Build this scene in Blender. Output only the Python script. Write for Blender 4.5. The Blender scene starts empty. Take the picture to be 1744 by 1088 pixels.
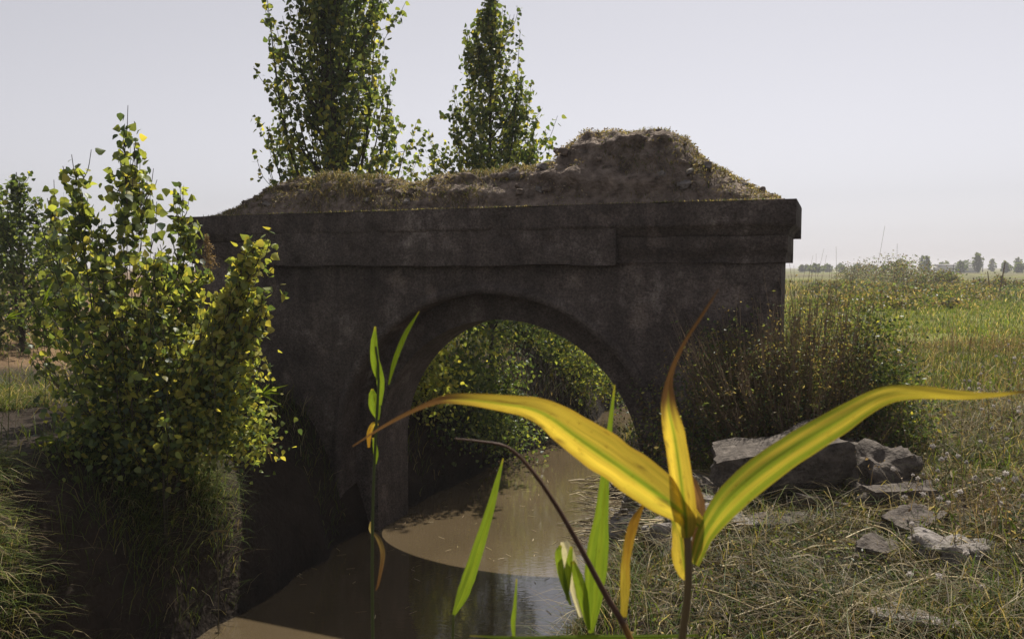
import bpy, math, random
import numpy as np
from mathutils import Vector

SC = bpy.context.scene
COL = SC.collection
rng = np.random.default_rng(11)
random.seed(5)

# ------------------------------------------------------------------ camera, sky, sun, exposure
EYE = 3.24                      # eye height above the datum (water at -0.2, field at about 1.7)
FPX = 1356.0                    # focal length in photo pixels (photo 1744 x 1088)
PITCH = math.atan((544 - 455) / FPX)

cam = bpy.data.cameras.new('camera')
cam.sensor_width = 36.0
cam.lens = 36.0 * FPX / 1744.0
cam.clip_start = 0.05
cam.clip_end = 5000.0
cam.dof.use_dof = True
cam.dof.focus_distance = 5.5
cam.dof.aperture_fstop = 10.0
camo = bpy.data.objects.new('camera', cam)
camo.location = (0, 0, EYE)
camo.rotation_euler = (math.pi / 2 - PITCH, 0, 0)
COL.objects.link(camo)
SC.camera = camo

# bridge frame: U runs along the face to the right, N points through the arch, away from the camera
BL = np.array([-4.37, 10.90]); BU = np.array([0.92775, -0.37320]); BN = np.array([0.37320, 0.92775])

SUN_EL = math.radians(61.0)
sun_h = BN * math.cos(0.03) - BU * math.sin(0.03)
sun_az = math.atan2(sun_h[0], sun_h[1])          # clockwise from +Y
to_sun = Vector((sun_h[0] * math.cos(SUN_EL), sun_h[1] * math.cos(SUN_EL), math.sin(SUN_EL)))

w = bpy.data.worlds.new('World'); SC.world = w; w.use_nodes = True
nt = w.node_tree
sky = nt.nodes.new('ShaderNodeTexSky'); sky.sky_type = 'NISHITA'; sky.sun_disc = False
sky.sun_elevation = SUN_EL; sky.sun_rotation = sun_az
sky.altitude = 0.0; sky.air_density = 1.0; sky.dust_density = 1.1; sky.ozone_density = 1.0
hs = nt.nodes.new('ShaderNodeHueSaturation'); hs.inputs['Saturation'].default_value = 0.13
bgd = nt.nodes['Background']; bgd.inputs['Strength'].default_value = 0.077
tint = nt.nodes.new('ShaderNodeMixRGB'); tint.blend_type = 'MULTIPLY'; tint.inputs[0].default_value = 1.0
tint.inputs[2].default_value = (1.0, 0.975, 1.02, 1)
nt.links.new(sky.outputs[0], hs.inputs['Color'])
nt.links.new(hs.outputs[0], tint.inputs[1])
nt.links.new(tint.outputs[0], bgd.inputs['Color'])

sl = bpy.data.lights.new('sun', 'SUN'); sl.energy = 5.0; sl.angle = math.radians(0.53); sl.color = (1.0, 0.94, 0.84)
slo = bpy.data.objects.new('sun', sl); slo.rotation_euler = to_sun.to_track_quat('Z', 'Y').to_euler()
slo.location = (0, 0, 30); COL.objects.link(slo)

SC.view_settings.view_transform = 'Standard'; SC.view_settings.look = 'None'
SC.view_settings.exposure = 0.5; SC.view_settings.gamma = 1.0; SC.view_settings.use_curve_mapping = False
SC.render.engine = 'CYCLES'
try:
    SC.cycles.use_denoising = True
    SC.cycles.max_bounces = 6; SC.cycles.transparent_max_bounces = 8
    SC.cycles.caustics_reflective = False; SC.cycles.caustics_refractive = False
except Exception:
    pass

# ------------------------------------------------------------------ helpers
def pix(px, py, Y):
    """measure: the point at distance Y whose place in the photo is px, py"""
    dx = (px - 872.0) / FPX; dy = (544.0 - py) / FPX
    d = np.array([dx, math.cos(PITCH) + dy * math.sin(PITCH), -math.sin(PITCH) + dy * math.cos(PITCH)])
    return d / d[1] * Y + np.array([0, 0, EYE])

def br(u, v, z):
    p = BL + BU * u + BN * v
    return np.array([p[0], p[1], z])

def onface(px, py, off):
    q = pix(px, py, 1.0) - np.array([0, 0, EYE])
    t = ((BL + BN * off) @ BN) / (q[:2] @ BN)
    P = q * t
    return (P[:2] - BL) @ BU, P[2] + EYE

_LAT = rng.random((64, 64, 64)).astype(np.float32)
def vnoise(x, y, z=0.0):
    x = np.asarray(x, float); y = np.asarray(y, float); z = np.asarray(z, float) + 0 * x
    xi = np.floor(x).astype(int); yi = np.floor(y).astype(int); zi = np.floor(z).astype(int)
    fx = x - xi; fy = y - yi; fz = z - zi
    fx = fx * fx * (3 - 2 * fx); fy = fy * fy * (3 - 2 * fy); fz = fz * fz * (3 - 2 * fz)
    r = 0
    for a in (0, 1):
        for b in (0, 1):
            for c in (0, 1):
                wgt = (fx if a else 1 - fx) * (fy if b else 1 - fy) * (fz if c else 1 - fz)
                r = r + wgt * _LAT[(xi + a) % 64, (yi + b) % 64, (zi + c) % 64]
    return r * 2 - 1

def fbm(x, y, z=0.0, o=4):
    r = 0; a = 1.0; s = 1.0
    for k in range(o):
        r = r + a * vnoise(np.asarray(x) * s + 17.3 * k, np.asarray(y) * s + 5.1 * k, np.asarray(z) * s + 9.7 * k)
        a *= 0.5; s *= 2.03
    return r

def np_mesh(name, V, tris=None, quads=None, col=None, smooth=False):
    V = np.asarray(V, np.float32).reshape(-1, 3)
    tris = np.zeros((0, 3), np.int32) if tris is None else np.asarray(tris, np.int32).reshape(-1, 3)
    quads = np.zeros((0, 4), np.int32) if quads is None else np.asarray(quads, np.int32).reshape(-1, 4)
    me = bpy.data.meshes.new(name)
    me.vertices.add(len(V)); me.vertices.foreach_set('co', V.ravel())
    nl = len(tris) * 3 + len(quads) * 4
    me.loops.add(nl)
    me.loops.foreach_set('vertex_index', np.concatenate([tris.ravel(), quads.ravel()]))
    me.polygons.add(len(tris) + len(quads))
    st = np.concatenate([np.arange(len(tris)) * 3, len(tris) * 3 + np.arange(len(quads)) * 4]).astype(np.int32)
    me.polygons.foreach_set('loop_start', st)
    if smooth:
        me.polygons.foreach_set('use_smooth', np.ones(len(st), bool))
    me.update(calc_edges=True)
    if col is not None:
        c = np.ones((len(V), 4), np.float32); c[:, :3] = col
        at = me.color_attributes.new('col', 'FLOAT_COLOR', 'POINT')
        at.data.foreach_set('color', c.ravel())
    me.validate()
    return me

class MB:
    """collects shapes for one mesh"""
    def __init__(s): s.V = []; s.T = []; s.Q = []; s.C = []; s.n = 0
    def add(s, V, T=None, Q=None, C=None):
        V = np.asarray(V, float).reshape(-1, 3)
        if T is not None and len(T): s.T.append(np.asarray(T) + s.n)
        if Q is not None and len(Q): s.Q.append(np.asarray(Q) + s.n)
        c = np.ones((len(V), 3)) * 0.5 if C is None else np.ones((len(V), 3)) * np.asarray(C)
        s.V.append(V); s.C.append(c); s.n += len(V)
        return s
    def mesh(s, name, smooth=False):
        return np_mesh(name, np.concatenate(s.V), np.concatenate(s.T) if s.T else None,
                       np.concatenate(s.Q) if s.Q else None, np.concatenate(s.C), smooth)
    def build(s, name, mat, parent=None, smooth=False):
        return obj(name, s.mesh(name, smooth), mat, parent)

def obj(name, me, mat, parent=None, origin=None):
    o = bpy.data.objects.new(name, me); COL.objects.link(o)
    if mat is not None and me is not None and not me.materials: me.materials.append(mat)
    if parent is not None:
        o.parent = parent
        o.matrix_parent_inverse = parent.matrix_world.inverted()
    return o

def tag(o, label=None, cat=None, group=None, kind=None):
    if label: o['label'] = label
    if cat: o['category'] = cat
    if group: o['group'] = group
    if kind: o['kind'] = kind
    return o

def thing(name, loc, label, cat, group=None):
    o = bpy.data.objects.new(name, None); COL.objects.link(o)
    o.empty_display_size = 0.1
    o.location = [float(a) for a in loc]
    bpy.context.view_layer.update()
    return tag(o, label, cat, group)

def tube(path, rad, sides=6, close=True):
    P = np.asarray(path, float); n = len(P); rad = np.ones(n) * np.asarray(rad, float)
    T = np.gradient(P, axis=0); T /= np.linalg.norm(T, axis=1)[:, None] + 1e-9
    ref = np.array([0.31, 0.22, 0.92]) if abs(T[0] @ np.array([0.31, 0.22, 0.92])) < 0.9 else np.array([1.0, 0.1, 0])
    A = np.cross(T, ref); A /= np.linalg.norm(A, axis=1)[:, None] + 1e-9
    B = np.cross(T, A)
    an = np.arange(sides) * 2 * math.pi / sides
    V = P[:, None, :] + rad[:, None, None] * (np.cos(an)[None, :, None] * A[:, None, :] + np.sin(an)[None, :, None] * B[:, None, :])
    Q = []
    for i in range(n - 1):
        for k in range(sides):
            Q.append((i * sides + k, i * sides + (k + 1) % sides, (i + 1) * sides + (k + 1) % sides, (i + 1) * sides + k))
    return V.reshape(-1, 3), np.array(Q)

def bez(pts, n):
    """Catmull-Rom through pts (any columns)"""
    P = np.asarray(pts, float); P = np.vstack([2 * P[0] - P[1], P, 2 * P[-1] - P[-2]])
    m = len(P) - 3; out = []
    for t in np.linspace(0, m - 1e-6, n):
        i = int(t); f = t - i
        a, b, c, d = P[i], P[i + 1], P[i + 2], P[i + 3]
        out.append(0.5 * (2 * b + (c - a) * f + (2 * a - 5 * b + 4 * c - d) * f * f + (3 * b - a - 3 * c + d) * f ** 3))
    return np.array(out)

# ------------------------------------------------------------------ materials
def nodes(name):
    m = bpy.data.materials.new(name); m.use_nodes = True
    t = m.node_tree; t.nodes.clear()
    o = t.nodes.new('ShaderNodeOutputMaterial')
    return m, t, o

def L(t, a, b): t.links.new(a, b)

def leaf_material(name, trans=0.4, rough=0.5, spec=0.3, tint=(1.25, 1.15, 0.55), veins=False):
    m, t, o = nodes(name)
    at = t.nodes.new('ShaderNodeAttribute'); at.attribute_name = 'col'
    p = t.nodes.new('ShaderNodeBsdfPrincipled'); p.inputs['Roughness'].default_value = rough
    p.inputs['Specular IOR Level'].default_value = spec
    tr = t.nodes.new('ShaderNodeBsdfTranslucent')
    mul = t.nodes.new('ShaderNodeMixRGB'); mul.blend_type = 'MULTIPLY'; mul.inputs[0].default_value = 1
    mul.inputs[2].default_value = (*tint, 1)
    mx = t.nodes.new('ShaderNodeMixShader'); mx.inputs[0].default_value = trans
    colour = at.outputs['Color']
    if veins:
        st = t.nodes.new('ShaderNodeAttribute'); st.attribute_name = 'st'
        mp = t.nodes.new('ShaderNodeMapping'); mp.inputs['Scale'].default_value = (26, 5, 1); L(t, st.outputs['Vector'], mp.inputs['Vector'])
        nz = t.nodes.new('ShaderNodeTexNoise'); nz.inputs['Scale'].default_value = 1.0; nz.inputs['Detail'].default_value = 6; nz.inputs['Roughness'].default_value = 0.65
        L(t, mp.outputs[0], nz.inputs['Vector'])
        mp2 = t.nodes.new('ShaderNodeMapping'); mp2.inputs['Scale'].default_value = (4, 34, 1); L(t, st.outputs['Vector'], mp2.inputs['Vector'])
        n2 = t.nodes.new('ShaderNodeTexNoise'); n2.inputs['Scale'].default_value = 1.0; n2.inputs['Detail'].default_value = 8; n2.inputs['Roughness'].default_value = 0.75
        L(t, mp2.outputs[0], n2.inputs['Vector'])
        r1 = t.nodes.new('ShaderNodeValToRGB'); e = r1.color_ramp.elements; e[0].position = .3; e[0].color = (.62, .66, .6, 1); e[1].position = .65; e[1].color = (1.1, 1.08, 1.05, 1)
        L(t, nz.outputs['Fac'], r1.inputs['Fac'])
        r2 = t.nodes.new('ShaderNodeValToRGB'); e = r2.color_ramp.elements; e[0].position = .30; e[0].color = (.42, .30, .22, 1); e[1].position = .42; e[1].color = (1, 1, 1, 1)
        L(t, n2.outputs['Fac'], r2.inputs['Fac'])
        m1 = t.nodes.new('ShaderNodeMixRGB'); m1.blend_type = 'MULTIPLY'; m1.inputs[0].default_value = 1; L(t, colour, m1.inputs[1]); L(t, r1.outputs[0], m1.inputs[2])
        m2 = t.nodes.new('ShaderNodeMixRGB'); m2.blend_type = 'MULTIPLY'; m2.inputs[0].default_value = 1; L(t, m1.outputs[0], m2.inputs[1]); L(t, r2.outputs[0], m2.inputs[2])
        colour = m2.outputs[0]
        bp = t.nodes.new('ShaderNodeBump'); bp.inputs['Strength'].default_value = .5; bp.inputs['Distance'].default_value = .0015
        L(t, nz.outputs['Fac'], bp.inputs['Height']); L(t, bp.outputs[0], p.inputs['Normal'])
    L(t, colour, p.inputs['Base Color']); L(t, colour, mul.inputs[1])
    L(t, mul.outputs[0], tr.inputs['Color'])
    L(t, p.outputs[0], mx.inputs[1]); L(t, tr.outputs[0], mx.inputs[2]); L(t, mx.outputs[0], o.inputs['Surface'])
    return m

def rough_material(name, c1, c2, scale=6.0, rough=0.9, bump=0.4, bscale=30.0, use_attr=False, c3=None, dist=0.02):
    m, t, o = nodes(name)
    p = t.nodes.new('ShaderNodeBsdfPrincipled'); p.inputs['Roughness'].default_value = rough
    p.inputs['Specular IOR Level'].default_value = 0.2
    tc = t.nodes.new('ShaderNodeTexCoord')
    n1 = t.nodes.new('ShaderNodeTexNoise'); n1.inputs['Scale'].default_value = scale; n1.inputs['Detail'].default_value = 8
    n1.inputs['Roughness'].default_value = 0.62
    L(t, tc.outputs['Object'], n1.inputs['Vector'])
    rp = t.nodes.new('ShaderNodeValToRGB'); e = rp.color_ramp.elements
    e[0].position = 0.33; e[0].color = (*c1, 1); e[1].position = 0.68; e[1].color = (*c2, 1)
    if c3:
        x = e.new(0.8); x.color = (*c3, 1)
    L(t, n1.outputs['Fac'], rp.inputs['Fac'])
    colout = rp.outputs[0]
    if use_attr:
        at = t.nodes.new('ShaderNodeAttribute'); at.attribute_name = 'col'
        mu = t.nodes.new('ShaderNodeMixRGB'); mu.blend_type = 'MULTIPLY'; mu.inputs[0].default_value = 1
        L(t, colout, mu.inputs[1]); L(t, at.outputs['Color'], mu.inputs[2]); colout = mu.outputs[0]
    L(t, colout, p.inputs['Base Color'])
    n2 = t.nodes.new('ShaderNodeTexNoise'); n2.inputs['Scale'].default_value = bscale; n2.inputs['Detail'].default_value = 6
    L(t, tc.outputs['Object'], n2.inputs['Vector'])
    b = t.nodes.new('ShaderNodeBump'); b.inputs['Strength'].default_value = bump; b.inputs['Distance'].default_value = dist
    L(t, n2.outputs['Fac'], b.inputs['Height']); L(t, b.outputs[0], p.inputs['Normal'])
    L(t, p.outputs[0], o.inputs['Surface'])
    return m

def bridge_material():
    m, t, o = nodes('weathered_plaster')
    p = t.nodes.new('ShaderNodeBsdfPrincipled'); p.inputs['Roughness'].default_value = 0.92
    p.inputs['Specular IOR Level'].default_value = 0.12
    tc = t.nodes.new('ShaderNodeTexCoord')
    big = t.nodes.new('ShaderNodeTexNoise'); big.inputs['Scale'].default_value = 1.5; big.inputs['Detail'].default_value = 12; big.inputs['Roughness'].default_value = 0.76
    L(t, tc.outputs['Object'], big.inputs['Vector'])
    rp = t.nodes.new('ShaderNodeValToRGB'); e = rp.color_ramp.elements
    e[0].position = 0.36; e[0].color = (0.060, 0.051, 0.047, 1); e[1].position = 0.72; e[1].color = (0.34, 0.305, 0.285, 1)
    x = e.new(0.56); x.color = (0.125, 0.108, 0.100, 1)
    L(t, big.outputs['Fac'], rp.inputs['Fac'])
    # run-down streaks
    mp = t.nodes.new('ShaderNodeMapping'); mp.inputs['Scale'].default_value = (7.0, 7.0, 0.55)
    L(t, tc.outputs['Object'], mp.inputs['Vector'])
    st = t.nodes.new('ShaderNodeTexNoise'); st.inputs['Scale'].default_value = 1.0; st.inputs['Detail'].default_value = 6
    L(t, mp.outputs[0], st.inputs['Vector'])
    sr = t.nodes.new('ShaderNodeValToRGB'); s = sr.color_ramp.elements
    s[0].position = 0.4; s[0].color = (0.7, 0.68, 0.68, 1); s[1].position = 0.62; s[1].color = (1.1, 1.08, 1.05, 1)
    L(t, st.outputs['Fac'], sr.inputs['Fac'])
    mu = t.nodes.new('ShaderNodeMixRGB'); mu.blend_type = 'MULTIPLY'; mu.inputs[0].default_value = 0.55
    L(t, rp.outputs[0], mu.inputs[1]); L(t, sr.outputs[0], mu.inputs[2])
    # reddish patches where the render has gone
    n3 = t.nodes.new('ShaderNodeTexNoise'); n3.inputs['Scale'].default_value = 2.3; n3.inputs['Detail'].default_value = 5
    mp3 = t.nodes.new('ShaderNodeMapping'); mp3.inputs['Location'].default_value = (4.1, 2.2, 7.7)
    L(t, tc.outputs['Object'], mp3.inputs['Vector']); L(t, mp3.outputs[0], n3.inputs['Vector'])
    r3 = t.nodes.new('ShaderNodeValToRGB'); r3.color_ramp.elements[0].position = 0.58; r3.color_ramp.elements[1].position = 0.72
    L(t, n3.outputs['Fac'], r3.inputs['Fac'])
    mx = t.nodes.new('ShaderNodeMixRGB'); mx.inputs[2].default_value = (0.20, 0.168, 0.15, 1)
    L(t, r3.outputs[0], mx.inputs[0]); L(t, mu.outputs[0], mx.inputs[1])
    sp = t.nodes.new('ShaderNodeTexNoise'); sp.inputs['Scale'].default_value = 38; sp.inputs['Detail'].default_value = 5; sp.inputs['Roughness'].default_value = 0.8
    L(t, tc.outputs['Object'], sp.inputs['Vector'])
    spr = t.nodes.new('ShaderNodeValToRGB'); q = spr.color_ramp.elements; q[0].position = .36; q[0].color = (.5, .48, .46, 1); q[1].position = .66; q[1].color = (1.55, 1.5, 1.45, 1)
    L(t, sp.outputs['Fac'], spr.inputs['Fac'])
    msp = t.nodes.new('ShaderNodeMixRGB'); msp.blend_type = 'MULTIPLY'; msp.inputs[0].default_value = 1; L(t, mx.outputs[0], msp.inputs[1]); L(t, spr.outputs[0], msp.inputs[2])
    L(t, msp.outputs[0], p.inputs['Base Color'])
    n2 = t.nodes.new('ShaderNodeTexNoise'); n2.inputs['Scale'].default_value = 26; n2.inputs['Detail'].default_value = 8; n2.inputs['Roughness'].default_value = 0.7
    L(t, tc.outputs['Object'], n2.inputs['Vector'])
    b = t.nodes.new('ShaderNodeBump'); b.inputs['Strength'].default_value = 0.9; b.inputs['Distance'].default_value = 0.03
    L(t, n2.outputs['Fac'], b.inputs['Height'])
    b2 = t.nodes.new('ShaderNodeBump'); b2.inputs['Strength'].default_value = 0.7; b2.inputs['Distance'].default_value = 0.03; b2.invert = True
    L(t, r3.outputs[0], b2.inputs['Height']); L(t, b.outputs[0], b2.inputs['Normal'])
    L(t, b2.outputs[0], p.inputs['Normal'])
    L(t, p.outputs[0], o.inputs['Surface'])
    return m

def water_material():
    m, t, o = nodes('muddy_water')
    p = t.nodes.new('ShaderNodeBsdfPrincipled')
    p.inputs['Roughness'].default_value = 0.03; p.inputs['IOR'].default_value = 2.6
    p.inputs['Specular IOR Level'].default_value = 0.5
    tc = t.nodes.new('ShaderNodeTexCoord')
    n = t.nodes.new('ShaderNodeTexNoise'); n.inputs['Scale'].default_value = 0.8; n.inputs['Detail'].default_value = 4
    L(t, tc.outputs['Object'], n.inputs['Vector'])
    rp = t.nodes.new('ShaderNodeValToRGB'); e = rp.color_ramp.elements
    e[0].position = 0.3; e[0].color = (0.072, 0.053, 0.030, 1); e[1].position = 0.7; e[1].color = (0.096, 0.071, 0.041, 1)
    L(t, n.outputs['Fac'], rp.inputs['Fac']); L(t, rp.outputs[0], p.inputs['Base Color'])
    mp = t.nodes.new('ShaderNodeMapping'); mp.inputs['Rotation'].default_value = (0, 0, 0.38); mp.inputs['Scale'].default_value = (1.0, 2.6, 1)
    L(t, tc.outputs['Object'], mp.inputs['Vector'])
    n2 = t.nodes.new('ShaderNodeTexNoise'); n2.inputs['Scale'].default_value = 9; n2.inputs['Detail'].default_value = 3
    L(t, mp.outputs[0], n2.inputs['Vector'])
    b = t.nodes.new('ShaderNodeBump'); b.inputs['Strength'].default_value = 0.10; b.inputs['Distance'].default_value = 0.012
    L(t, n2.outputs['Fac'], b.inputs['Height']); L(t, b.outputs[0], p.inputs['Normal'])
    L(t, p.outputs[0], o.inputs['Surface'])
    return m

M_leaf = leaf_material('poplar_leaf', 0.5, 0.42, 0.3, (2.05, 1.85, 0.75))
M_grass = leaf_material('grass_blade', 0.4, 0.55, 0.2, (1.6, 1.5, 0.7))
M_reed = leaf_material('reed_leaf', 0.6, 0.55, 0.15, (1.1, 1.0, 0.5), True)
M_stem = leaf_material('reed_stem', 0.2, 0.55, 0.2, (1.1, 1.0, 0.5))
M_bark = rough_material('bark', (0.035, 0.028, 0.02), (0.10, 0.085, 0.065), 14, 0.9, 0.6, 60)
M_twig = rough_material('dry_twig', (0.11, 0.075, 0.05), (0.27, 0.20, 0.13), 14, 0.9, 0.3, 60)
M_straw = leaf_material('straw', 0.12, 0.6, 0.2, (1.0, 0.9, 0.6))
M_bridge = bridge_material()
M_earth = rough_material('mound_earth', (0.07, 0.054, 0.043), (0.27, 0.215, 0.175), 9, 0.95, 1.0, 24, c3=(0.46, 0.39, 0.32), dist=0.05)
M_stone = rough_material('pale_stone', (0.042, 0.035, 0.030), (0.135, 0.115, 0.098), 11, 0.9, 1.0, 28, c3=(0.27, 0.24, 0.21), dist=0.03)
M_pale = rough_material('chalky_stone', (0.10, 0.088, 0.078), (0.27, 0.245, 0.225), 9, 0.9, 1.0, 30, c3=(0.42, 0.39, 0.365), dist=0.03)
M_ground = rough_material('bank_soil', (0.55, 0.5, 0.45), (1.0, 0.95, 0.9), 5, 0.95, 0.9, 18, use_attr=True, dist=0.05)
M_water = water_material()
M_puff = leaf_material('seed_fluff', 0.5, 0.9, 0.05, (1, 1, 1))
M_white = rough_material('white_render', (0.6, 0.6, 0.6), (0.75, 0.75, 0.74), 3, 0.8, 0.1, 20)
M_roof = rough_material('grey_roof', (0.25, 0.24, 0.24), (0.35, 0.34, 0.34), 3, 0.8, 0.1, 20)

# ------------------------------------------------------------------ terrain
CY = np.array([-40, -10, 0, 4, 7, 9.3, 11, 13.5, 15, 17, 20, 25, 40.0])
CX = np.array([-18, -5, -3.3, -2.25, -1.2, -0.45, -0.05, 0.7, 1.3, 2.2, 3.6, 6, 12.0])
WATER = -0.2
def smooth(a, b, x):
    t = np.clip((x - a) / (b - a), 0, 1); return t * t * (3 - 2 * t)

def ground(x, y):
    x = np.asarray(x, float); y = np.asarray(y, float)
    c = np.interp(y, CY, CX)
    hw = np.interp(y, [-10, 8, 9.6, 11, 13.5, 15, 20, 24], [1.75, 1.75, 1.85, 1.55, 1.0, 0.8, 0.7, 0.1])
    wob = 0.16 * vnoise(x * 0.9 + 3, y * 0.9) + 0.1 * vnoise(x * 2.3, y * 2.3 + 8)
    d = x - c
    dr = d - hw + wob; dl = -d - hw + wob
    wl = np.interp(y, [0, 6, 9, 12], [1.5, 1.5, 1.2, 1.3])
    Fr = 1.72 + 0.10 * fbm(x * 0.13, y * 0.13, 0, 3) * np.clip((y - 2) / 20, 0.3, 1)
    Fl = 1.62 + 0.12 * fbm(x * 0.13 + 9, y * 0.13, 0, 3)
    tr = np.clip(dr / 1.3, 0, 1); tl = np.clip(dl / wl, 0, 1)
    er = (1.6 * (1 - (1 - tr) ** 2) + (Fr - 1.25) * smooth(0.9, 5.0, dr)) / (Fr + 0.35); el = 1 - (1 - tl) ** 2.4
    fill = smooth(20, 25, y)
    er = er * (1 - fill) + fill; el = el * (1 - fill) + fill
    bed = -0.65
    z = np.where(dr > 0, -0.35 + (Fr + 0.35) * er, np.where(dl > 0, -0.35 + (Fl + 0.35) * el, (bed + 0.3 * smooth(-0.6, 0, np.maximum(dr, dl))) * (1 - fill) + 1.6 * fill))
    rough = 0.05 * fbm(x * 1.7, y * 1.7, 3, 3) * np.clip(np.maximum(tr, tl) * 2, 0, 1)
    z = z + rough * np.clip(1.5 - np.hypot(x, y - 6) / 60, 0.1, 1)
    # far land stays level with a slight undulation
    return z

def gz(x, y): return float(ground(np.array(x), np.array(y)))
def on_ground(px, py):
    """measure: where the sight line through px, py meets the terrain"""
    d = pix(px, py, 1.0) - np.array([0, 0, EYE]); t = np.arange(1.5, 60, 0.02)
    P = np.array([0, 0, EYE]) + d[None] * t[:, None]; z = np.maximum(ground(P[:, 0], P[:, 1]), WATER)
    k = np.argmax(P[:, 2] < z); return P[k]
def at_ground(px, Y):
    x = (px - 872) / FPX * Y
    return np.array([x, Y, gz(x, Y)])

def build_ground():
    n = 430
    s = np.linspace(-1, 1, n); b = 7.2
    gx = 1500 * np.sinh(b * s) / np.sinh(b); gy = 7.5 + 1500 * np.sinh(b * s) / np.sinh(b)
    X, Y = np.meshgrid(gx, gy)
    Z = ground(X, Y)
    r = np.hypot(X, Y - 6)
    Z = np.where(r > 70, np.where(r > 140, 1.62, Z * (140 - r) / 70 + 1.62 * (r - 70) / 70), Z)
    V = np.stack([X, Y, Z], -1).reshape(-1, 3)
    i = np.arange(n - 1); I, J = np.meshgrid(i, i)
    a = (J * n + I).ravel()
    Q = np.stack([a, a + 1, a + n + 1, a + n], 1)
    x = X.ravel(); y = Y.ravel(); rr = r.ravel()
    soil = np.array([0.036, 0.027, 0.02]); green = np.array([0.17, 0.19, 0.045]); tan = np.array([0.15, 0.115, 0.07]); orange = np.array([0.20, 0.135, 0.075])
    nz = fbm(x * 0.35, y * 0.35, 1, 4)
    g = smooth(-0.5, 0.5, nz + 0.3) * smooth(2.2, 3.6, x - 0.05 * (y - 8)) * smooth(9, 14, y)
    c = soil[None] * (1 - g[:, None]) + green[None] * g[:, None]
    band = smooth(0.1, 0.6, fbm(x * 0.05, y * 0.16, 4, 3)) * smooth(25, 40, rr)
    c = c * (1 - 0.7 * band[:, None]) + tan * 0.7 * band[:, None]
    lf = smooth(-3.5, -5.5, x) * smooth(11.5, 13, y)
    c = c * (1 - lf[:, None]) + orange * lf[:, None] * (0.85 + 0.3 * nz[:, None])
    wet = smooth(0.15, -0.1, V[:, 2])
    c = c * (1 - 0.5 * wet[:, None])
    o = obj('ground', np_mesh('ground', V, None, Q, c, True), M_ground)
    tag(o, 'rough soil banks and flat fields around the stream', None, None, 'structure')
    return o
build_ground()

def build_water():
    gx = np.linspace(-14, 7, 60); gy = np.linspace(-6, 32, 100)
    X, Y = np.meshgrid(gx, gy); Z = np.full_like(X, WATER)
    n = 60; a = (np.arange(99)[:, None] * n + np.arange(59)[None]).ravel()
    o = obj('stream_water', np_mesh('stream_water', np.stack([X, Y, Z], -1), None, np.stack([a, a + 1, a + n + 1, a + n], 1), None, True), M_water)
    tag(o, 'still muddy brown stream water passing under the arch', None, None, 'structure')
build_water()

# ------------------------------------------------------------------ the bridge
UC, ZC, R1, R2 = 4.42, 0.87, 2.07, 1.74
W_ALL, W_ORD = 1.15, 0.36
Z_FR, Z_CO, Z_TOP = 3.29, 3.56, 3.912
ZB = -0.9

def arch_plate(u0, u1, zt, R, v0, v1, rows=34, disp=0.02, seed=0.0):
    """a wall slab with a round arched opening: front, back, soffit and jambs"""
    mb = MB()
    th = np.linspace(math.pi, 0, 61)
    us = np.concatenate([np.linspace(u0, UC - R, 16)[:-1], UC + R * np.cos(th), np.linspace(UC + R, u1, 16)[1:]])
    bs = np.concatenate([np.full(15, ZB), ZC + R * np.sin(th), np.full(15, ZB)])
    us = np.concatenate([us[:15], [UC - R - 1e-4], us[15:76], [UC + R + 1e-4], us[76:]])
    bs = np.concatenate([bs[:15], [ZB], bs[15:76], [ZB], bs[76:]])
    n = len(us); f = np.linspace(0, 1, rows)
    for v, sgn in ((v0, -1), (v1, 1)):
        U = np.repeat(us[:, None], rows, 1); Z = bs[:, None] * (1 - f) + zt * f
        D = v + disp * fbm(U * 1.6 + seed, Z * 1.6, seed, 4) * (1 if sgn < 0 else 0)
        XY = BL + BU * U[..., None] + BN * D[..., None]
        V = np.concatenate([XY, Z[..., None]], -1).reshape(-1, 3)
        a = (np.arange(n - 1)[:, None] * rows + np.arange(rows - 1)[None]).ravel()
        q = np.stack([a, a + rows, a + rows + 1, a + 1], 1)
        if sgn > 0: q = q[:, ::-1]
        mb.add(V, None, q)
    # soffit and jambs
    path = [(UC - R, ZB + (ZC - ZB) * k / 8) for k in range(8)] + [(UC + R * math.cos(t), ZC + R * math.sin(t)) for t in th] + [(UC + R, ZC + (ZB - ZC) * k / 8) for k in range(1, 9)]
    vs = np.linspace(v0, v1, 8); V = []
    for (u, z) in path:
        for v in vs:
            k = 0.008 * float(fbm(u * 3 + z, v * 3, z * 2, 3)) * math.sin(math.pi * (v - v0) / (v1 - v0))
            du = u - UC; dz = max(z - ZC, 0); ln = math.hypot(du, dz)
            V.append(br(u + du / ln * k, v, z + dz / ln * k))
    m = len(path); a = (np.arange(m - 1)[:, None] * 8 + np.arange(7)[None]).ravel()
    mb.add(V, None, np.stack([a, a + 8, a + 9, a + 1], 1))
    # ends
    for u in (u0, u1):
        mb.add([br(u, v0, ZB), br(u, v1, ZB), br(u, v1, zt), br(u, v0, zt)], None, [(0, 1, 2, 3)])
    return mb

BR = thing('stone_bridge', br(UC, 0.5, WATER), 'ruined single arch bridge of dark weathered masonry with a moulded cornice', 'bridge')
arch_plate(0.06, 7.64, Z_FR, R1, 0.0, W_ORD, seed=1.0).build('front_wall', M_bridge, BR)
arch_plate(0.06, 7.62, Z_FR - 0.002, R2, W_ORD + 0.002, W_ALL, disp=0.01, seed=7.0).build('vault', M_bridge, BR)

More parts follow.
